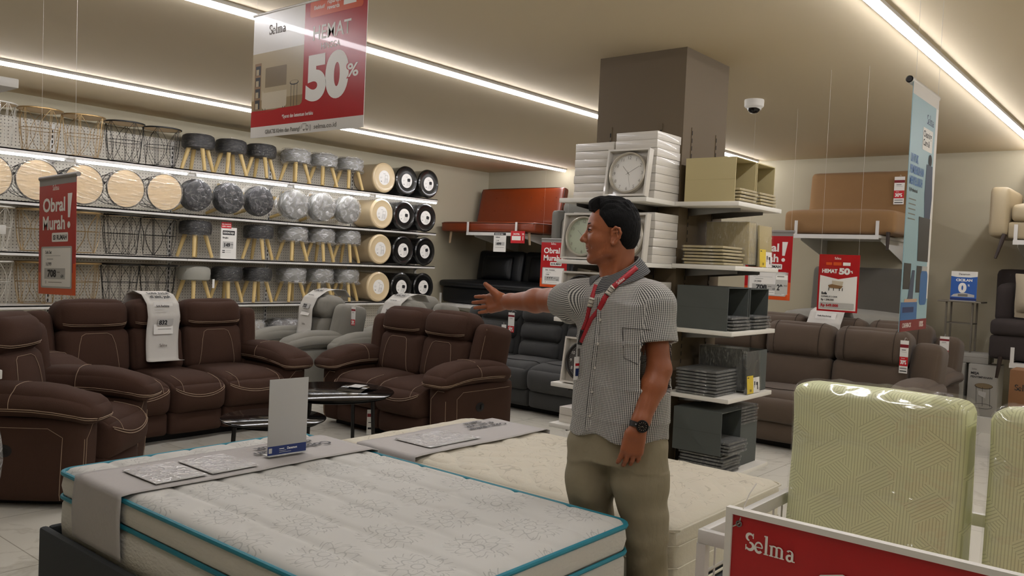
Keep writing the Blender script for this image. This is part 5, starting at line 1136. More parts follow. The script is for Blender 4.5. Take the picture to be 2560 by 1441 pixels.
s.text('Obral', .17, .44, .17, 'print_white', w=.5, bold=.06); s.text('Murah', .17, .2, .17, 'print_white', w=.55, bold=.06); s.text('!', .74, .22, .34, 'print_white', w=.05, bold=.06)
s.mb.xf(None, (0, -.0005, 0)); s.done('print', t)
obj('eyelet', MB().tube([(.02+.006*math.cos(a), -.003, Hh-.028+.006*math.sin(a)) for a in np.linspace(0, 2*PI, 13)[:-1]], .002, 6, True), 'steel', t)
obj('tie_string', MB().tube([(.02, -.002, Hh-.028), (.026, .006, Hh+.01), (.032, .02, Hh+.04), (.035, .05, Hh+.06)], .0015, 5), 'string', t); obj('tie_string', MB().tube([(.02, -.002, Hh-.028), (.005, .0, Hh-.038), (-.014, .008, Hh-.055)], .0015, 5), 'string', t)

# ---------------- left edge: display rack with wrapped goods ----------------
t = thing('display_rack', 'white rack whose shelf ends show at the left edge', 'rack', (.75, 3.72, 0), 0)
for x in (-.35,):
    for y in (-.2, .2): obj('post', MB().span((x-.02, y-.02, 0), (x+.02, y+.02, 2.4)), 'white_metal', t)
for z in (2.075, 1.52, .97, .12): obj('shelf', MB().span((-.37, -.22, z-.035), (.515 if z > 2 else .485, .22, z), bev=.003), 'white_metal', t)
film('bubble_film', '#ffffff', .5, .2, 30, 1.0, (1, 1, 1), .6); mat('foam_white', '#b7b2a8', .8)
for z, h_, hx_, x_, l in ((2.0755, .7, .1, 1.09, 'bubble-wrapped tall parcel on the top shelf of the left rack'), (1.5205, .5, .1, 1.1, 'bubble-wrapped parcel on the middle shelf of the left rack')):
    t = thing('wrapped_parcel', l, 'parcel', (x_, 3.68, z), 0); obj('parcel', MB().puff(Puff((0, 0, h_/2), (hx_, .16, h_/2-.002), .05, (.01, .01, 0)), 8), 'foam_white', t); obj('bubble_wrap', MB().puff(Puff((0, 0, h_/2+.01), (hx_+.015, .17, h_/2-.008), .05, (.01, .01, .005)), 14, wr=.012, ws=9), 'bubble_film', t)
t = thing('wrapped_chair', 'plastic-wrapped white chair back at the left edge in front of the brown armchair', 'chair', (1.0, 3.72, .126), .1)
def cf(q, P): q = q.copy(); q[:, 0] += .05*np.sin((P[:, 2]+1)*1.3)-.04; return q
obj('backrest', MB().puff(Puff((.08, 0, .48), (.14, .18, .27), .08, (.02, .02, 0), cf), 10, wr=.004), 'foam_white', t); obj('seat', MB().puff(Puff((.02, 0, .23), (.2, .2, .07), .05, (.0, .0, .01)), 8), 'foam_white', t)
for sx_ in (-1, 1):
    for sy in (-1, 1): obj('leg', MB().cyl((.02+sx_*.15, sy*.14, 0), (.02+sx_*.13, sy*.13, .18), .014, n=8), 'foam_white', t)
obj('plastic_wrap', MB().puff(Puff((.08, 0, .415), (.165, .2, .36), .09, (.02, .02, .0), cf), 18, wr=.016, ws=7), 'film_clear', t)
# ---------------- the person ----------------
DP = 3.28
WC = at(1550, 666, DP); RT = np.array([WC[0], WC[1], 0.]); fwd = np.array([WC[0], WC[1], 0.]); fwd /= np.linalg.norm(fwd); e1 = np.array([fwd[1], -fwd[0], 0.])
PR = math.atan2(e1[1], e1[0])               # root frame: x to the picture's right, y away from the camera, z up
def Lp(px, py, dd=0):
    p = at(px, py, DP+dd)-RT; return np.array([p.dot(e1), p.dot(fwd), p[2]])
# distance fields on a grid, blended smoothly and skinned by surface nets
class SDF:
    def __init__(s, lo, hi, h):
        s.lo = np.array(lo, float); s.h = h; s.n = np.ceil((np.array(hi)-s.lo)/h).astype(int)+1; s.d = np.full(s.n, 1.0, np.float32)
    def region(s, lo, hi, pad):
        a = np.maximum(np.floor((np.array(lo)-pad-s.lo)/s.h).astype(int), 0); b = np.minimum(np.ceil((np.array(hi)+pad-s.lo)/s.h).astype(int)+1, s.n)
        if (b <= a).any(): return None, None
        g = np.meshgrid(*[s.lo[i]+s.h*np.arange(a[i], b[i]) for i in range(3)], indexing='ij'); return tuple(slice(a[i], b[i]) for i in range(3)), np.stack(g, -1)
    def op(s, lo, hi, fn, k=.01, sub=False):
        sl, P = s.region(lo, hi, k*2+.02)
        if sl is None: return s
        e = fn(P).astype(np.float32); d = s.d[sl]
        if sub:
            e = -e; hh = np.clip(.5-.5*(e-d)/k, 0, 1); s.d[sl] = e*(1-hh)+d*hh+k*hh*(1-hh) if False else -( (lambda a_, b_, k_: np.minimum(a_, b_)-np.maximum(k_-abs(a_-b_), 0)**2/(4*k_))(-d, -e, k))
        else: s.d[sl] = np.minimum(d, e)-np.maximum(k-abs(d-e), 0)**2/(4*k)
        return s
    def cone(s, a, b, ra, rb, k=.01, sub=False, sq=None):
        a = np.array(a, float); b = np.array(b, float); r = max(ra, rb)
        def fn(P):
            ab = b-a; t = np.clip(((P-a)@ab)/(ab@ab+1e-12), 0, 1); v = P-(a+t[..., None]*ab)
            if sq is not None:          # squash along a direction: sq = (unit vector, factor > 1 makes it thinner)
                u, f_ = sq; c_ = v@u; v = v+np.multiply.outer(c_*(f_-1), u)
                return (np.linalg.norm(v, axis=-1)-(ra+(rb-ra)*t))/((f_+1)/2)
            return np.linalg.norm(v, axis=-1)-(ra+(rb-ra)*t)
        return s.op(np.minimum(a, b)-r, np.maximum(a, b)+r, fn, k, sub)
    def ell(s, c, r, k=.01, sub=False, R=None):
        c = np.array(c, float); r = np.array(r, float); m = r.max()
        def fn(P):
            q = P-c
            if R is not None: q = q@R
            l = np.linalg.norm(q/r, axis=-1); g = np.linalg.norm(q/r**2, axis=-1)+1e-9; return l*(l-1)/g
        return s.op(c-m, c+m, fn, k, sub)
    def chain(s, pts, rs, k=.01, **kw):
        for i in range(len(pts)-1): s.cone(pts[i], pts[i+1], rs[i], rs[i+1], k, **kw)
        return s
    def mesh(s):
        d = s.d; n = d.shape; ins = d < 0
        cnt = np.zeros((n[0]-1, n[1]-1, n[2]-1), np.int16); acc = np.zeros(cnt.shape+(3,), np.float32)
        C = [(i, j, k) for i in (0, 1) for j in (0, 1) for k in (0, 1)]
        sl = lambda o: tuple(slice(o[i], n[i]-1+o[i]) for i in range(3))
        for A in C:
            for ax in range(3):
                if A[ax]: continue
                B = list(A); B[ax] = 1; a, b = d[sl(A)], d[sl(B)]; m_ = ins[sl(A)] != ins[sl(B)]
                t = np.where(m_, a/np.where(m_, a-b, 1), 0); cnt += m_
                for q in range(3): acc[..., q] += m_*(A[q]+(t if q == ax else 0))
        act = cnt > 0; idx = np.full(cnt.shape, -1, np.int64); idx[act] = np.arange(act.sum())
        g = np.argwhere(act); V = s.lo+s.h*(g+acc[act]/cnt[act][:, None]); Q = []
        for ax in range(3):
            o = [slice(0, n[i]) for i in range(3)]; u, v = (ax+1) % 3, (ax+2) % 3
            a = [slice(1, n[i]-1) for i in range(3)]; a[ax] = slice(0, n[ax]-1); b = list(a); b[ax] = slice(1, n[ax])
            ca = ins[tuple(a)]; cb = ins[tuple(b)]; e_ = np.argwhere(ca != cb)
            if not len(e_): continue
            off = np.array([1, 1, 1]); off[ax] = 0; p = e_+off; flip = ca[tuple(e_.T)]
            def I(du, dv): q = p.copy(); q[:, u] -= du; q[:, v] -= dv; return idx[tuple(q.T)]
            f_ = np.stack([I(1, 1), I(0, 1), I(0, 0), I(1, 0)], 1); f_[~flip] = f_[~flip][:, ::-1]; Q.append(f_)
        return V, np.vstack(Q)
def relax(V, Fq, it=2, lam=.5):
    F_ = np.array(Fq); e = np.vstack([F_[:, [i, (i+1) % 4]] for i in range(4)])
    for _ in range(it):
        S = np.zeros_like(V); c = np.zeros(len(V)); np.add.at(S, e[:, 0], V[e[:, 1]]); np.add.at(S, e[:, 1], V[e[:, 0]]); np.add.at(c, e[:, 0], 1); np.add.at(c, e[:, 1], 1); V = V*(1-lam)+lam*S/c[:, None]
    return V
skin = mat('skin', '#925331', .45, bump=.12, bscale=420, var=.06, vscale=14); N, L, b = nodes_of(skin); b.inputs['Subsurface Weight'].default_value = .06; b.inputs['Subsurface Radius'].default_value = (.02, .008, .004)
mat('hair_black', '#060505', .75, spec=.2, bump=.5, bscale=300, stretch=(1, 1, .25)); mat('lip', '#7d4534', .45); mat('eye_white', '#b8aea2', .3); mat('iris', '#140c08', .2); mat('teeth', '#b9aF9f'.lower(), .4); mat('nail', '#a9775c', .35)
per = thing('person', 'man in a black and white checked shirt with red lanyard, pointing left between the mattresses', 'person', RT, PR)
# ---- head (a forward = picture left, b = towards the camera, c up) ----
HC_ = Lp(1530, 587, -.0); hf = np.array([-1, -.05, 0.]); hf /= np.linalg.norm(hf); hu = np.array([.0, 0, 1.]); hb = np.cross(hf, hu)*1.0
if hb[1] > 0: hb = -hb
HM = np.array([hf, hb, hu])
SC = 1.04
def hp(a, b_, c_): return HC_+SC*(a*hf+b_*hb+c_*hu)
HR = HM.T
S = SDF(HC_-[.19, .16, .3], HC_+[.16, .16, .16], .0026)
S.ell(hp(-.005, 0, .045), SC*np.array([.094, .074, .078]), .01, R=HR); S.ell(hp(.028, 0, .0), SC*np.array([.066, .066, .09]), .02, R=HR)
S.ell(hp(.04, 0, -.05), SC*np.array([.05, .052, .058]), .02, R=HR)
for s_ in (-1, 1):
    S.cone(hp(-.012, s_*.055, -.03), hp(.0, s_*.052, -.066), .022, .018, .02); S.cone(hp(.0, s_*.05, -.066), hp(.068, s_*.014, -.096), .017, .014, .022)
    S.ell(hp(.056, s_*.038, -.022), (.03, .024, .026), .02, R=HR)
    S.cone(hp(.08, s_*.012, .034), hp(.066, s_*.046, .03), .010, .009, .012)
S.ell(hp(.07, 0, -.095), (.02, .022, .017), .014, R=HR)
for s_ in (-1, 1): S.ell(hp(.092, s_*.033, .012), (.02, .02, .012), .012, sub=True, R=HR)
for s_ in (-1, 1):
    S.ell(hp(.074, s_*.032, .010), (.0145, .016, .0135), .004, R=HR); S.cone(hp(.086, s_*.022, .019), hp(.074, s_*.046, .017), .0035, .003, .004); S.cone(hp(.085, s_*.022, .003), hp(.075, s_*.044, .004), .003, .003, .004)
S.cone(hp(.082, 0, .02), hp(.108, 0, -.02), .0075, .011, .012); S.ell(hp(.108, 0, -.025), (.011, .012, .009), .008, R=HR)
for s_ in (-1, 1): S.ell(hp(.095, s_*.014, -.029), (.011, .008, .0075), .006, R=HR)
S.ell(hp(.087, 0, -.045), (.009, .018, .012), .01, R=HR)
S.ell(hp(.087, 0, -.049), (.008, .023, .005), .004, R=HR); S.ell(hp(.083, 0, -.0635), (.0085, .02, .006), .004, R=HR)
S.cone(hp(.1, -.0, -.0562), hp(.078, .026, -.0535), .003, .0015, .003, sub=True); S.cone(hp(.1, 0, -.0562), hp(.078, -.026, -.0535), .003, .0015, .003, sub=True)
for s_ in (-1, 1): S.cone(hp(.086, s_*.024, -.03), hp(.076, s_*.037, -.05), .003, .0015, .01, sub=True)       # smile folds
for s_ in (-1, 1):        # ears
    c0 = hp(-.008, s_*.0745, -.008); n_ = hb*s_; t_ = hf
    pts = [c0+SC*(.006*n_+q[0]*hf+q[1]*hu+q[2]*n_) for q in ((.012, .004, 0), (.012, .022, .002), (.0, .032, .005), (-.014, .028, .009), (-.02, .012, .011), (-.016, -.006, .008), (-.006, -.02, .004), (.005, -.03, .001), (.012, -.024, 0), (.012, -.012, 0))]
    S.chain(pts, [.004, .0045, .005, .005, .005, .0048, .005, .006, .005, .004], .004); S.ell(c0+.003*n_, (.017, .006, .030), .005, R=HR)
    S.chain([pts[1]-.01*hu-.006*hf, pts[3]-.012*hu+.008*hf, pts[5]+.008*hf], [.003, .003, .003], .004); S.ell(c0+.0135*n_+.003*hf-.004*hu, (.006, .006, .008), .004, sub=True, R=HR)
NB = Lp(1548, 712, .0)
S.cone(hp(-.035, 0, -.045), NB+[.0, 0, -.03], .054, .056, .03, sq=(hb, 1.08)); S.cone(hp(.012, 0, -.085), Lp(1517, 716, -.01), .03, .03, .03)
S.cone(hp(-.03, .045, -.05), Lp(1530, 715, -.045), .014, .012, .02)
V1, F1 = S.mesh(); V1 = relax(V1, F1, 2)
body = MB().add(V1, F1)
# ---- hands ----
def hand(S, wr, d, pn, th, curls, spread, L_=.19, thumb=None, k=.007):
    """wr wrist, d towards the fingers, pn palm normal, th towards the thumb side; returns the finger tips"""
    d = d/np.linalg.norm(d); th = th-d*th.dot(d); th /= np.linalg.norm(th); pn = np.cross(d, th)*np.sign(np.dot(np.cross(d, th), pn))
    u = L_/.19; tips = []
    for i, off in enumerate((.031, .0105, -.0105, -.03)):
        base = wr+d*(.088-.006*abs(i-1.2))*u+th*off*u
        S.cone(wr+d*.012*u+th*off*.55*u, base, .0165*u, .0125*u, .016)
        ln = (.072, .079, .074, .058)[i]*u; a = curls[i]; q = base; sp = spread*(1.4-i)*.5; dir0 = d*math.cos(sp)+th*math.sin(sp); r0 = (.0098, .01, .0096, .0088)[i]*u; ang = 0
        for j, f_ in enumerate((.45, .31, .24)):
            ang += a*(.55, 1, .8)[j]; v = dir0*math.cos(ang)+pn*math.sin(ang); e = q+v*ln*f_; S.cone(q, e, r0*(1-.09*j), r0*(1-.09*(j+1)), .004 if j else .006); q = e
        tips.append((q, v, pn))
    # thumb leaves the side of the palm near its base
    tb = wr+d*.022*u+th*.022*u+pn*.006; td, tp = thumb
    td = td/np.linalg.norm(td); S.cone(tb, tb+(td*.034)*u, .02*u, .0155*u, .016); m_ = tb+td*.034*u; v2 = td*.85+tp*.25; v2 /= np.linalg.norm(v2); e2 = m_+v2*.026*u; S.cone(m_, e2, .0142*u, .0118*u, .008); v3 = (td*.75+tp*.5); v3 /= np.linalg.norm(v3); e3 = e2+v3*.021*u; S.cone(e2, e3, .012*u, .0098*u, .005); tips.append((e3, v3, -pn if pn.dot(tp) > 0 else pn))
    S.cone(wr+d*.03*u-th*.022*u+pn*.006, wr+d*.075*u-th*.024*u+pn*.004, .014*u, .011*u, .014)
    return tips
# right arm reaching away to the left
sh_r = Lp(1452, 742, .05); el = Lp(1374, 752, .26); wr = Lp(1262, 755, .46)
D = Lp(1186, 764, .57)-wr; D /= np.linalg.norm(D)
lo = np.minimum(np.minimum(sh_r, el), wr)-[.3, .12, .16]; hi = np.maximum(np.maximum(sh_r, el), wr)+[.06, .3, .16]
S = SDF(lo, hi, .0026)
up = np.array([0, 0, 1.])
S.chain([sh_r, el], [.056, .047], .02); S.chain([el, el+(wr-el)*.3, wr-(wr-el)*.12, wr+D*.01], [.047, .049, .033, .029], .02, sq=(np.cross(D, up), 1.08))
S.cone(el+[0, 0, .012], el+(wr-el)*.35+[0, 0, .012], .034, .034, .02)
thd = up*.95+D*.1; pn = -np.array([.12, 1., -.0])
tips_r = hand(S, wr, D, pn, thd, (.12, .16, .2, .24), .1, .2, (np.array([-.72, -.1, .6])*.8, np.array([-.5, -.1, .5])))
V2, F2 = S.mesh(); V2 = relax(V2, F2, 1); body.add(V2, F2)
# left arm hanging beside the body
sh_l = Lp(1634, 760, -.1); el2 = Lp(1648, 925, -.13); wr2 = Lp(1594, 1076, -.2)
D2 = Lp(1574, 1150, -.2)-wr2; D2 /= np.linalg.norm(D2)
pts = np.array([sh_l, el2, wr2]); S = SDF(pts.min(0)-[.16, .13, .24], pts.max(0)+[.1, .13, .1], .0026)
S.chain([sh_l, el2], [.045, .044], .02); S.chain([el2, el2+(wr2-el2)*.28, wr2-(wr2-el2)*.15, wr2+D2*.015], [.045, .047, .032, .029], .02)
tips_l = hand(S, wr2, D2, np.array([.25, .95, 0]), np.array([-1., -.1, -.1]), (.42, .5, .55, .6), .1, .19, (np.array([-.35, .25, -.9])*.95, np.array([.1, .5, -.5])))
V3, F3 = S.mesh(); V3 = relax(V3, F3, 1); body.add(V3, F3)
# trunk inside the clothes joins neck and arms
pel = Lp(1536, 1090, .0); ch = Lp(1555, 800, .0)
S = SDF(np.array([-.3, -.22, .55]), np.array([.3, .25, 1.5]), .008)
S.chain([Lp(1553, 705, 0), ch, pel], [.055, .105, .11], .05, sq=(np.array([0, 1., 0]), 1.15)); S.cone(Lp(1553, 730, 0), sh_r, .05, .045, .03); S.cone(Lp(1553, 740, 0), sh_l, .045, .04, .03)
V4, F4 = S.mesh(); body.add(V4, F4)
obj('body', body, 'skin', per, sharp=180)
for nm_, tips in (('right', tips_r), ('left', tips_l)):
    for q, v, pn_ in tips:
        m = MB(); n_ = -pn_; s_ = np.cross(v, n_); s_ /= np.linalg.norm(s_); n_ = np.cross(s_, v); n_ /= np.linalg.norm(n_)
        n_ = n_ if n_.dot(-pn_) > 0 else -n_
        m.grid(lambda a, b2: q+v*(.006-.013*a)*1+s_*(b2-.5)*.011+n_*(.0078-.004*(2*b2-1)**2-(.0035*(1-a)**2)), 5, 6); obj('fingernail', m, 'nail', per, sharp=180)
# ---- hair, brow, eye, mouth ----
S = SDF(HC_-[.19, .14, .13], HC_+[.16, .14, .2], .0026)
S.ell(hp(-.004, 0, .054), SC*np.array([.098, .0805, .089]), .01, R=HR); S.ell(hp(-.038, 0, .01), SC*np.array([.066, .0745, .085]), .02, R=HR)
S.ell(hp(.036, 0, .108), SC*np.array([.058, .056, .032]), .02, R=HR); S.cone(hp(.055, -.03, .118), hp(.077, .0, .11), .018, .011, .015); S.cone(hp(.05, .03, .112), hp(.077, .02, .107), .018, .01, .015)
def cutp(n, p0):
    n = np.array(n, float); n /= np.linalg.norm(n); n = n[0]*hf+n[1]*hb+n[2]*hu; p0 = hp(*p0); return lambda P: -((P-p0)@n)
# cut away the face, the ears' surroundings and the neck
def cutfn(P):
    q = (P-HC_)@HM.T/SC; a, b2, c_ = q[..., 0], abs(q[..., 1]), q[..., 2]
    front = a-(.072+.02*(c_ > .085)-.35*np.clip(.075-c_, 0, .2)*(c_ < .075)-.9*np.clip(b2-.04, 0, 1)*(c_ < .09))      # hairline and temples
    side = np.where(c_ < .024, np.minimum(a+.002, .024-c_), -1)                              # bare skin before and below the ear
    sideb = np.where(b2 > .035, a-(.052-.75*np.clip(.07-c_, 0, .2)), -1)
    neck = -.075-.25*np.clip(-(a+.05), 0, .1)-c_
    return -np.maximum(np.maximum(front, side), np.maximum(sideb, neck))*SC
sl, P = S.region(S.lo, S.lo+S.n*S.h, 0); S.d[sl] = np.maximum(S.d[sl], -cutfn(P).astype(np.float32))
V5, F5 = S.mesh(); V5 = relax(V5, F5, 3)
cc = hp(0, 0, .03)
for i, p in enumerate(V5):
    q = (p-HC_)/SC; n_ = (p-cc); n_ /= np.linalg.norm(n_); a = q.dot(hf); c_ = q.dot(hu); b2 = q.dot(hb)
    amp = .0035 if c_ > .09 else .0012; V5[i] = p+n_*(amp*noise.noise(Vector((b2*160, c_*40+a*30, 2)))*1.6+(.004*noise.noise(Vector((a*40, b2*40, c_*40))) if c_ > .09 else 0))
obj('hair', MB().add(V5, F5), 'hair_black', per, sharp=180)
for s_ in (1, -1):
    m = MB(); m.tube([hp(.0905, s_*.012, .031), hp(.089, s_*.024, .0365), hp(.08, s_*.038, .0375), hp(.07, s_*.049, .033)], [.002, .0036, .003, .0014], 8); obj('eyebrow', m, 'hair_black', per)
    e = hp(.0755, s_*.0325, .0105); m = MB(); m.puff(Puff(e, (.0128,)*3, .0127), 6); o = obj('eye', m, 'eye_white', per)
    m = MB(); m.puff(Puff(e+hf*.0095+hb*s_*.002, (.0052, .0052, .0052), .0051), 5); obj('iris', m, 'iris', o)
    m = MB(); m.tube([hp(.0895, s_*.020, .0125), hp(.0905, s_*.03, .0165), hp(.086, s_*.041, .0155), hp(.078, s_*.049, .011)], [.0012, .0019, .0019, .001], 6); obj('eyelash', m, 'hair_black', per)
m = MB(); m.tube([hp(.0765, .029, -.0515), hp(.0875, .018, -.054), hp(.0925, .006, -.054), hp(.0925, -.006, -.054), hp(.0875, -.018, -.054), hp(.0765, -.029, -.0515)], [.001, .0028, .0036, .0036, .0028, .001], 8); obj('upper_lip', m, 'lip', per)
m = MB(); m.tube([hp(.0765, .027, -.0545), hp(.085, .017, -.0625), hp(.0885, .006, -.0645), hp(.0885, -.006, -.0645), hp(.085, -.017, -.0625), hp(.0765, -.027, -.0545)], [.001, .0032, .0045, .0045, .0032, .001], 8); obj('lower_lip', m, 'lip', per)
m = MB(); m.tube([hp(.077, .022, -.056), hp(.085, .01, -.0575), hp(.085, -.01, -.0575), hp(.077, -.022, -.056)], .0036, 6); obj('teeth', m, 'teeth', per)
# ---- shirt ----
sm = mat('checked_cotton', '#c9c6be', .85); N, L, b = nodes_of(sm); uvn = N.new('ShaderNodeUVMap'); uvn.uv_map = 'UVMap'; sx = N.new('ShaderNodeSeparateXYZ'); L.new(uvn.outputs[0], sx.inputs[0])
fu = mth('FRACT', mth('DIVIDE', sx.outputs[0], .0066)); fv = mth('FRACT', mth('DIVIDE', sx.outputs[1], .0066)); iu = mth('LESS_THAN', fu, .48); iv = mth('LESS_THAN', fv, .4)
kk = mth('MINIMUM', 1.0, mth('ADD', mth('MULTIPLY', iu, .8), mth('MULTIPLY', iv, .42))); mx = N.new('ShaderNodeMix'); mx.data_type = 'RGBA'; L.new(kk, mx.inputs[0]); mx.inputs[6].default_value = lin('#cfccc4'); mx.inputs[7].default_value = lin('#191920'); L.new(mx.outputs[2], b.inputs['Base Color'])
TA = math.radians(38)                                   # the chest is turned this far from the camera towards the left
tf = np.array([-math.sin(TA), -math.cos(TA), 0]); ts = np.array([math.cos(TA), -math.sin(TA), 0])      # front, and his left side
axp = [Lp(1553, 690, .0), Lp(1556, 760, 0.), Lp(1558, 850, 0), Lp(1555, 960, .0), Lp(1549, 1040, .0), Lp(1543, 1092, .0)]
S = SDF([-.36, -.3, .72], [.36, .34, 1.56], .0042)
def tor(a, b_, wa, da, wb, db, k=.03, shift=0):
    def fn(P):
        t = np.clip((P[..., 2]-a[2])/(b_[2]-a[2]), 0, 1); c_ = a+(b_-a)*t[..., None]; q = P-c_; x = q@ts; y = q@tf-shift; w_ = wa+(wb-wa)*t; d_ = da+(db-da)*t
        n_ = 2.4; r = (abs(x/w_)**n_+abs(y/d_)**n_)**(1/n_); rad = (r-1)*np.minimum(w_, d_); zz = np.maximum(P[..., 2]-max(a[2], b_[2]), min(a[2], b_[2])-P[..., 2]); return np.maximum(rad, zz)
    lo_ = np.minimum(a, b_)-[.28, .28, 0]; hi_ = np.maximum(a, b_)+[.28, .28, 0]; S.op(lo_, hi_, fn, k)
A_ = axp
tor(A_[1], A_[2], .178, .112, .198, .128, .02); tor(A_[2], A_[3], .198, .128, .205, .135, .01); tor(A_[3], A_[4], .205, .135, .205, .138, .01); tor(A_[4], A_[5], .2, .138, .204, .141, .01)
shl, shr = Lp(1630, 746, -.085), Lp(1462, 736, .06)
S.cone(Lp(1560, 716, 0), shl, .062, .058, .05); S.cone(Lp(1546, 718, 0), shr, .06, .055, .05); S.cone(A_[1], shl-[0, 0, .03], .1, .07, .05); S.cone(A_[1], shr-[0, 0, .04], .09, .065, .05); S.cone(A_[1]+tf*.02, A_[2]+tf*.035, .1, .1, .05)
# sleeves
cl_a, cl_b = Lp(1640, 760, -.1), Lp(1647, 858, -.125); S.chain([shl, cl_a, cl_b], [.057, .065, .073], .03)
cr_a, cr_b = Lp(1438, 742, .08), Lp(1397, 750, .16); S.chain([shr, cr_a, cr_b], [.056, .062, .066], .03)
S.cone(cr_b+[0.03, -.01, -.02], cr_b+[.045, -.03, -.055], .05, .04, .03)
# cut the cuffs flat, the neck hole and the hem
def halfcut(p0, n, keep=.0): 
    n = np.array(n, float); n /= np.linalg.norm(n); 
    return lambda P: (P-p0)@n
dl = cl_b-cl_a; dl /= np.linalg.norm(dl); dr = (cr_b-cr_a); dr /= np.linalg.norm(dr)
sl, P = S.region(S.lo, S.lo+S.n*S.h, 0)
def near(P, p0, r): return np.linalg.norm(P-p0, axis=-1) < r
def perp(P, p0, n_): q = P-p0; al = q@n_; return np.linalg.norm(q-np.multiply.outer(al, n_), axis=-1)
cutl = np.where(near(P, cl_b, .19) & (perp(P, cl_b, dl) < .086), (P-cl_b)@dl, -1); cutr = np.where(near(P, cr_b, .2) & (P[..., 0] < cr_b[0]+.06), (P-cr_b)@(dr*.9+np.array([-.1, 0, .35])), -1)
S.d = np.maximum(S.d, np.maximum(cutl, cutr).astype(np.float32))
hem = (A_[5][2]+.012+.012*np.cos(4*np.arctan2((P-A_[5])@tf, (P-A_[5])@ts)))-P[..., 2]; S.d = np.maximum(S.d, hem.astype(np.float32))
# hollow it: openings show cloth thickness
inner = S.d+.007
open_cut = np.zeros_like(S.d)-1
for p0, n_ in ((cl_b, dl), (cr_b, dr)):
    q = P-p0; al = q@n_; open_cut = np.maximum(open_cut, np.where(near(P, p0, .1) & (al > -.04), -(np.linalg.norm(q-np.multiply.outer(al, n_), axis=-1)-.056), -1))
S.d = np.maximum(S.d, np.where(open_cut > -.5, np.minimum(open_cut, .02), -1).astype(np.float32))
NK = Lp(1549, 694, 0); q = P-NK; S.d = np.maximum(S.d, (-(np.sqrt((q@tf/1.0)**2+(q@ts)**2)-.062)*((P[..., 2] > NK[2]-.08))-1*(P[..., 2] <= NK[2]-.08)).astype(np.float32))
V6, F6 = S.mesh(); V6 = relax(V6, F6, 2)
UV = np.zeros((len(V6), 2)); reg = np.zeros(len(V6), int)
zt_ = V6[:, 2]
axis = np.array([[np.interp(z, [a[2] for a in A_[::-1]], [a[i] for a in A_[::-1]]) for i in range(2)] for z in zt_]); q2 = V6[:, :2]-axis
th = np.arctan2(q2@ts[:2], q2@tf[:2]); UV[:, 0] = th*.168; UV[:, 1] = zt_
def proj_ax(V, a, b2): ab = b2-a; t = ((V-a)@ab)/(ab@ab); return t, np.linalg.norm(V-(a+np.clip(t, 0, 1.3)[:, None]*ab), axis=1)
for a, b2 in ((shl, cl_b), (shr, cr_b)):
    t, dd_ = proj_ax(V6, a, b2); lat = (V6-A_[2])@ts; m_ = (t > .12) & (dd_ < .095) & ((abs(lat) > .155)); ab = (b2-a)/np.linalg.norm(b2-a); ref = np.cross(ab, [0, 1, 0]); ref /= np.linalg.norm(ref); bi = np.cross(ab, ref); q = V6-a
    UV[m_, 0] = np.arctan2(q[m_]@bi, q[m_]@ref)*.07; UV[m_, 1] = q[m_]@ab
# folds
out = np.zeros_like(V6)
for i, p in enumerate(V6):
    th_ = th[i]; z = p[2]
    f_ = .0045*noise.noise(Vector((th_*2.2+z*3, z*4.5, 1)))+.0035*noise.noise(Vector((th_*5-z*9, z*7, 4)))
    f_ += .006*math.exp(-((z-1.0)/.12)**2)*math.sin(th_*5+z*14)*.5
    n_ = np.array([q2[i][0], q2[i][1], 0]); n_ /= np.linalg.norm(n_)+1e-9; V6[i] = p+n_*f_
obj('shirt', MB().add(V6, F6, uv=UV), 'checked_cotton', per, sharp=180, uv=True)
from mathutils.bvhtree import BVHTree
bv = BVHTree.FromPolygons([Vector(p) for p in V6], [tuple(int(x) for x in f) for f in F6])
# collar: a stand and a fall that lies on the shoulders
CA = math.radians(62); tfc = np.array([-math.sin(CA), -math.cos(CA), 0]); tsc = np.array([math.cos(CA), -math.sin(CA), 0])
def collar_pt(a, h_, r_): c_ = NK+np.array([0, 0, .022]); return c_+tfc*(r_*math.cos(a)*1.06)+tsc*(r_*math.sin(a))+np.array([0, 0, h_-.043*math.cos(a)])
def stand(u, v): a = math.radians(8+344*u); return collar_pt(a, -.05+.07*v, .0655)
def fall(u, v):
    a = math.radians(10+340*u); k = .052+.03*abs(2*u-1)**6; p = collar_pt(a, .022-k*v*(.35 if v < 0 else 1), .067+.045*v**.8)
    h_ = bv.ray_cast(Vector((p[0], p[1], 1.7)), Vector((0, 0, -1)))
    if h_[0] is not None and v > 0: p[2] = max(p[2], h_[0][2]+.006)
    return p
G = MB(); nu, nv = 72, 10
for fn_, w_ in ((stand, 0), (fall, 1)):
    V_ = [fn_(i/nu, j/nv) for i in range(nu+1) for j in range(nv+1)]; Fc = [(i*(nv+1)+j, (i+1)*(nv+1)+j, (i+1)*(nv+1)+j+1, i*(nv+1)+j+1) for i in range(nu) for j in range(nv)]
    G.add(V_, Fc, uv=[(i/nu*.0011, .003+j/nv*.062) for i in range(nu+1) for j in range(nv+1)])
obj('collar', G, 'checked_cotton', per, sharp=180, uv=True)
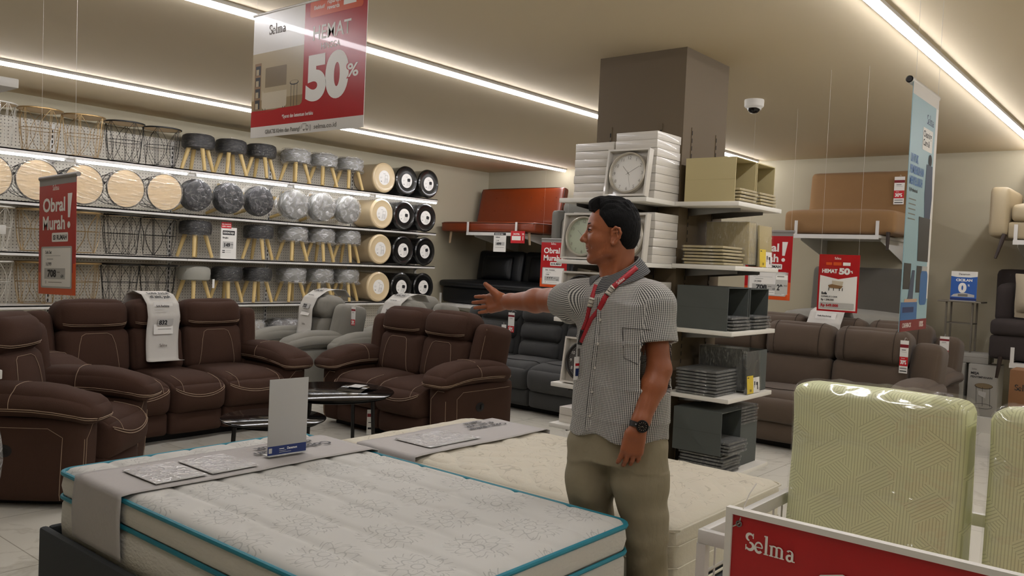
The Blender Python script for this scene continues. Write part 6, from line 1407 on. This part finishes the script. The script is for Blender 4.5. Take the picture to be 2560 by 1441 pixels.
# find points on the shirt's skin for things lying on it
GV = np.vstack(G.v); bv2 = BVHTree.FromPolygons([Vector(p) for p in np.vstack([V6, GV])], [tuple(int(x) for x in f) for f in F6]+[tuple(x+len(V6) for x in f) for f in G.f])
def on_shirt(px, py, out_=.004):
    p = Lp(px, py, 0); o_ = np.array([Lp(px, py, -.9)]).ravel(); d_ = p-o_; d_ /= np.linalg.norm(d_); h_ = bv2.ray_cast(Vector(o_), Vector(d_))
    if h_[0] is None: return p-d_*.1
    return np.array(h_[0])-d_*out_
pl = MB()
P0 = [on_shirt(x, y, .002) for x, y in ((1503, 745), (1500, 800), (1494, 860), (1487, 920), (1480, 980), (1474, 1040), (1471, 1078))]
for k in range(len(P0)-1):
    a, b2 = P0[k], P0[k+1]; s_ = np.array([.014, 0, 0]); pl.add([a-s_, a+s_, b2+s_, b2-s_], [(0, 1, 2, 3)], uv=[(0, a[2]), (.028, a[2]), (.028, b2[2]), (0, b2[2])])
obj('placket', pl, 'checked_cotton', per, sharp=180, uv=True)
mat('button_pearl', '#b5b0a6', .3)
for k in range(1, 6): obj('button', MB().lathe([(.001, .003), (.0045, .003), (.0055, .0015), (.0055, -.002)], 12, P0[k]-np.array([0, .002, 0]), rot=rx(PI/2)), 'button_pearl', per)
m = MB(); pk = [on_shirt(x, y, .0025) for x, y in ((1556, 820), (1632, 826), (1628, 900), (1595, 912), (1560, 896))]; m.tube(pk+[pk[0]], .0012, 4); obj('chest_pocket_seam', m, 'seam_black', per)
# ---- trousers, belt line, shoes ----
kh = mat('khaki', '#8a8068', .85, bump=.3, bscale=35, stretch=(1, 1, .5), var=.06, vscale=12)
S = SDF([-.34, -.25, .03], [.34, .3, 1.0], .005)
hp_c = Lp(1541, 1085, .0); tf2, ts2 = tf, ts
hl, hr = Lp(1602, 1140, -.06), Lp(1480, 1140, .06)
kl, kr = np.array([Lp(1612, 1400, -.06)[0], hl[1]-.01, .46]), np.array([Lp(1478, 1400, .07)[0]+.0, hr[1]+.01, .46]); al, ar = np.array([kl[0]+.03, kl[1]+.03, .07]), np.array([kr[0]+.0, kr[1]+.03, .07])
def tor2(a, b_, wa, da, wb, db):
    def fn(P):
        t = np.clip((P[..., 2]-a[2])/(b_[2]-a[2]), 0, 1); c_ = a+(b_-a)*t[..., None]; q = P-c_; w_ = wa+(wb-wa)*t; d_ = da+(db-da)*t; r = np.sqrt((q@ts/w_)**2+(q@tf/d_)**2); zz = np.maximum(P[..., 2]-max(a[2], b_[2]), min(a[2], b_[2])-P[..., 2]); return np.maximum((r-1)*np.minimum(w_, d_), zz)
    S.op(np.minimum(a, b_)-[.25, .25, 0], np.maximum(a, b_)+[.25, .25, 0], fn, .03)
tor2(hp_c+[0, 0, .1], hp_c+[.0, 0, -.1], .182, .122, .192, .13)
S.chain([hl+[0, 0, .03], hl+[.0, 0, -.1], kl, al], [.107, .106, .082, .078], .03); S.chain([hr+[0, 0, .03], hr+[0, 0, -.1], kr, ar], [.105, .1, .078, .074], .03)
S.d = np.maximum(S.d, (.06-S.region(S.lo, S.lo+S.n*S.h, 0)[1][..., 2]).astype(np.float32))
V7, F7 = S.mesh(); V7 = relax(V7, F7, 2)
for i, p in enumerate(V7):
    f_ = .006*noise.noise(Vector((p[0]*9, p[1]*9, p[2]*5)))+.006*noise.noise(Vector((p[0]*4+p[2]*6, p[1]*4, p[2]*16)))*math.exp(-((p[2]-.45)/.2)**2)+.005*noise.noise(Vector((p[0]*6-p[2]*9, p[1]*6, p[2]*12)))*(p[2] > .7)
    c_ = kl if p[0] > .0 else kr; n_ = np.array([p[0]-c_[0], p[1]-c_[1], 0]); n_ /= np.linalg.norm(n_)+1e-9; V7[i] = p+n_*f_*1.3
obj('trousers', MB().add(V7, F7), 'khaki', per, sharp=180)
for s_, a_ in (('l', al), ('r', ar)):
    fo = np.array([e1[1]*-1, -fwd[1], 0]); P_ = Puff((0, 0, 0), (.043, .13, .035), .033, (0, 0, .008), lambda q, P: q+np.column_stack([0*q[:, 0], 0*q[:, 0], -.012*(q[:, 1] < -.03)*(q[:, 2] > 0)]))
    mb = MB().puff(P_, 10); mb.xf(rz(math.atan2(fo[0], -fo[1]))); mb.xf(None, (a_[0]+fo[0]*.03, a_[1]+fo[1]*.03, .044)); obj('shoe', mb, 'black', per)
# ---- lanyard and badge ----
mat('lanyard_red', '#a31522', .5); mat('lanyard_white', '#cfc8ba', .6)
def ribbon(pts, w_, m_, nm, side=(1, 0, 0), out_=.003, nrm=None):
    P = [np.array(p) for p in pts]; m = MB(); V_ = []
    for i, p in enumerate(P):
        t = P[min(i+1, len(P)-1)]-P[max(i-1, 0)]; t /= np.linalg.norm(t); v = np.array([0, -1., 0]) if nrm is None else nrm; s_ = np.cross(t, v); s_ /= np.linalg.norm(s_); V_ += [p-s_*w_/2, p+s_*w_/2, p+s_*w_/2+np.array([0, .0015, 0]), p-s_*w_/2+np.array([0, .0015, 0])]
    Fc = []
    for i in range(len(P)-1):
        for k in range(4): Fc.append((i*4+k, i*4+(k+1) % 4, (i+1)*4+(k+1) % 4, (i+1)*4+k))
    m.add(V_, Fc+[(3, 2, 1, 0), tuple(4*(len(P)-1)+k for k in range(4))]); return obj(nm, m, m_, per, sharp=180), P
def along(pts, n=6): 
    o = []
    for (a, b2) in zip(pts[:-1], pts[1:]):
        for k in range(n): o.append((a[0]+(b2[0]-a[0])*k/n, a[1]+(b2[1]-a[1])*k/n))
    return o+[pts[-1]]
Rr, RP = ribbon([on_shirt(x, y, .006) for x, y in along([(1592, 668), (1574, 684), (1550, 704), (1530, 720), (1512, 745), (1497, 776), (1478, 800), (1466, 830), (1452, 862)])], .02, 'lanyard_red', 'lanyard_strap')
Ll, LP = ribbon([on_shirt(x, y, .009) for x, y in along([(1491, 712), (1482, 740), (1474, 768), (1468, 800), (1456, 830), (1450, 862)])], .018, 'lanyard_red', 'lanyard_strap')
ribbon([on_shirt(x, y, .013) for x, y in along([(1458, 826), (1454, 845), (1450, 863)])], .022, 'seam_black', 'lanyard_buckle')
for P_, a, b2 in ((RP, 17, 23), (LP, 7, 13)):
    ribbon([p+np.array([0, -.0025, 0]) for p in P_[a:b2]], .021, 'lanyard_white', 'lanyard_band')
    for k in range(a+1, b2, 2): ribbon([P_[k]+np.array([0, -.0045, 0]), P_[k]*.75+P_[k+1]*.25+np.array([0, -.0045, 0])], .02, 'seam_black', 'lanyard_stripe')
s = Sign(); s.selma(-.022, -.005, .012, 'print_white'); mb = s.mb; d_ = RP[13]-RP[9]; mb.xf(ry(math.atan2(d_[2], -d_[0])*1.0)); mb.xf(None, RP[11]+np.array([0, -.006, 0])); obj('lanyard_print', mb, None, Rr, sharp=180)
bd = on_shirt(1447, 872, .012); b3 = bd+np.array([-.004, -.004, -.115])
obj('lanyard_clip', MB().cyl(bd, bd+np.array([0, 0, -.03]), .004, n=8), 'steel', per)
m = MB(); m.box(bd+np.array([-.003, -.002, -.078]), (.03, .003, .09), rot=rz(.75)); bo = obj('badge', m, 'print_white', per)
s = Sign(); s.rect(-.009, -.03, .009, .0, 'navy'); s.rect(-.011, .01, .011, .02, 'red'); s.mb.xf(rz(.75)); s.mb.xf(None, bd+np.array([-.003, -.002, -.078])+rz(.75)@np.array([0, -.0017, 0])); s.done('badge_print', bo)
# ---- watch on the left wrist ----
ax_ = D2*.6+(wr2-el2)/np.linalg.norm(wr2-el2)*.4; ax_ /= np.linalg.norm(ax_); wc = wr2+(el2-wr2)/np.linalg.norm(el2-wr2)*.018
u_ = np.cross(ax_, [0, -1., 0]); u_ /= np.linalg.norm(u_); v_ = np.cross(u_, ax_)
mat('watch_black', '#0e0e10', .25, .3); mat('watch_dial', '#15161a', .15); mat('watch_strap', '#1a1614', .6)
m = MB(); ring = [wc+(u_*math.cos(a)+v_*math.sin(a))*.0335 for a in np.linspace(0, 2*PI, 29)[:-1]]
V_ = [];
for p in ring:
    o_ = (p-wc)/np.linalg.norm(p-wc); V_ += [p-ax_*.01, p+ax_*.01, p+ax_*.01+o_*.003, p-ax_*.01+o_*.003]
n_ = len(ring); m.add(V_, [(i*4+k, i*4+(k+1) % 4, ((i+1) % n_)*4+(k+1) % 4, ((i+1) % n_)*4+k) for i in range(n_) for k in range(4)]); wo = obj('wristwatch', m, 'watch_strap', per, 'black wristwatch with a round dark dial')
fd = np.array([.25, -1., .05]); fd -= ax_*fd.dot(ax_); fd /= np.linalg.norm(fd); sd_ = np.cross(ax_, fd); R3 = np.column_stack([sd_, ax_, fd])
wm = wc+fd*.034
obj('watch_case', MB().lathe([(.001, -.002), (.0225, -.002), (.0235, .002), (.0225, .008), (.019, .0095), (.018, .0075), (.001, .0075)], 32, wm, rot=R3), 'watch_black', wo)
mb = MB(); 
for k in range(12): a = 2*PI*k/12; mb.add([wm+R3@np.array([.014*math.cos(a)+dx*math.cos(a)-dy*math.sin(a), .014*math.sin(a)+dx*math.sin(a)+dy*math.cos(a), .0079]) for dx, dy in ((-.002, -.0006), (.002, -.0006), (.002, .0006), (-.002, .0006))], [(0, 1, 2, 3)])
for a, l_ in ((.5, .011), (2.6, .008)): mb.add([wm+R3@np.array([dx*math.cos(a)-dy*math.sin(a), dx*math.sin(a)+dy*math.cos(a), .0081]) for dx, dy in ((-.002, -.0006), (l_, -.0003), (l_, .0003), (-.002, .0006))], [(0, 1, 2, 3)])
obj('dial_marks', mb, 'chrome', wo, sharp=180); obj('crown', MB().cyl(wm+R3@np.array([.0225, 0, .003]), wm+R3@np.array([.027, 0, .003]), .0025, n=8), 'steel', wo)
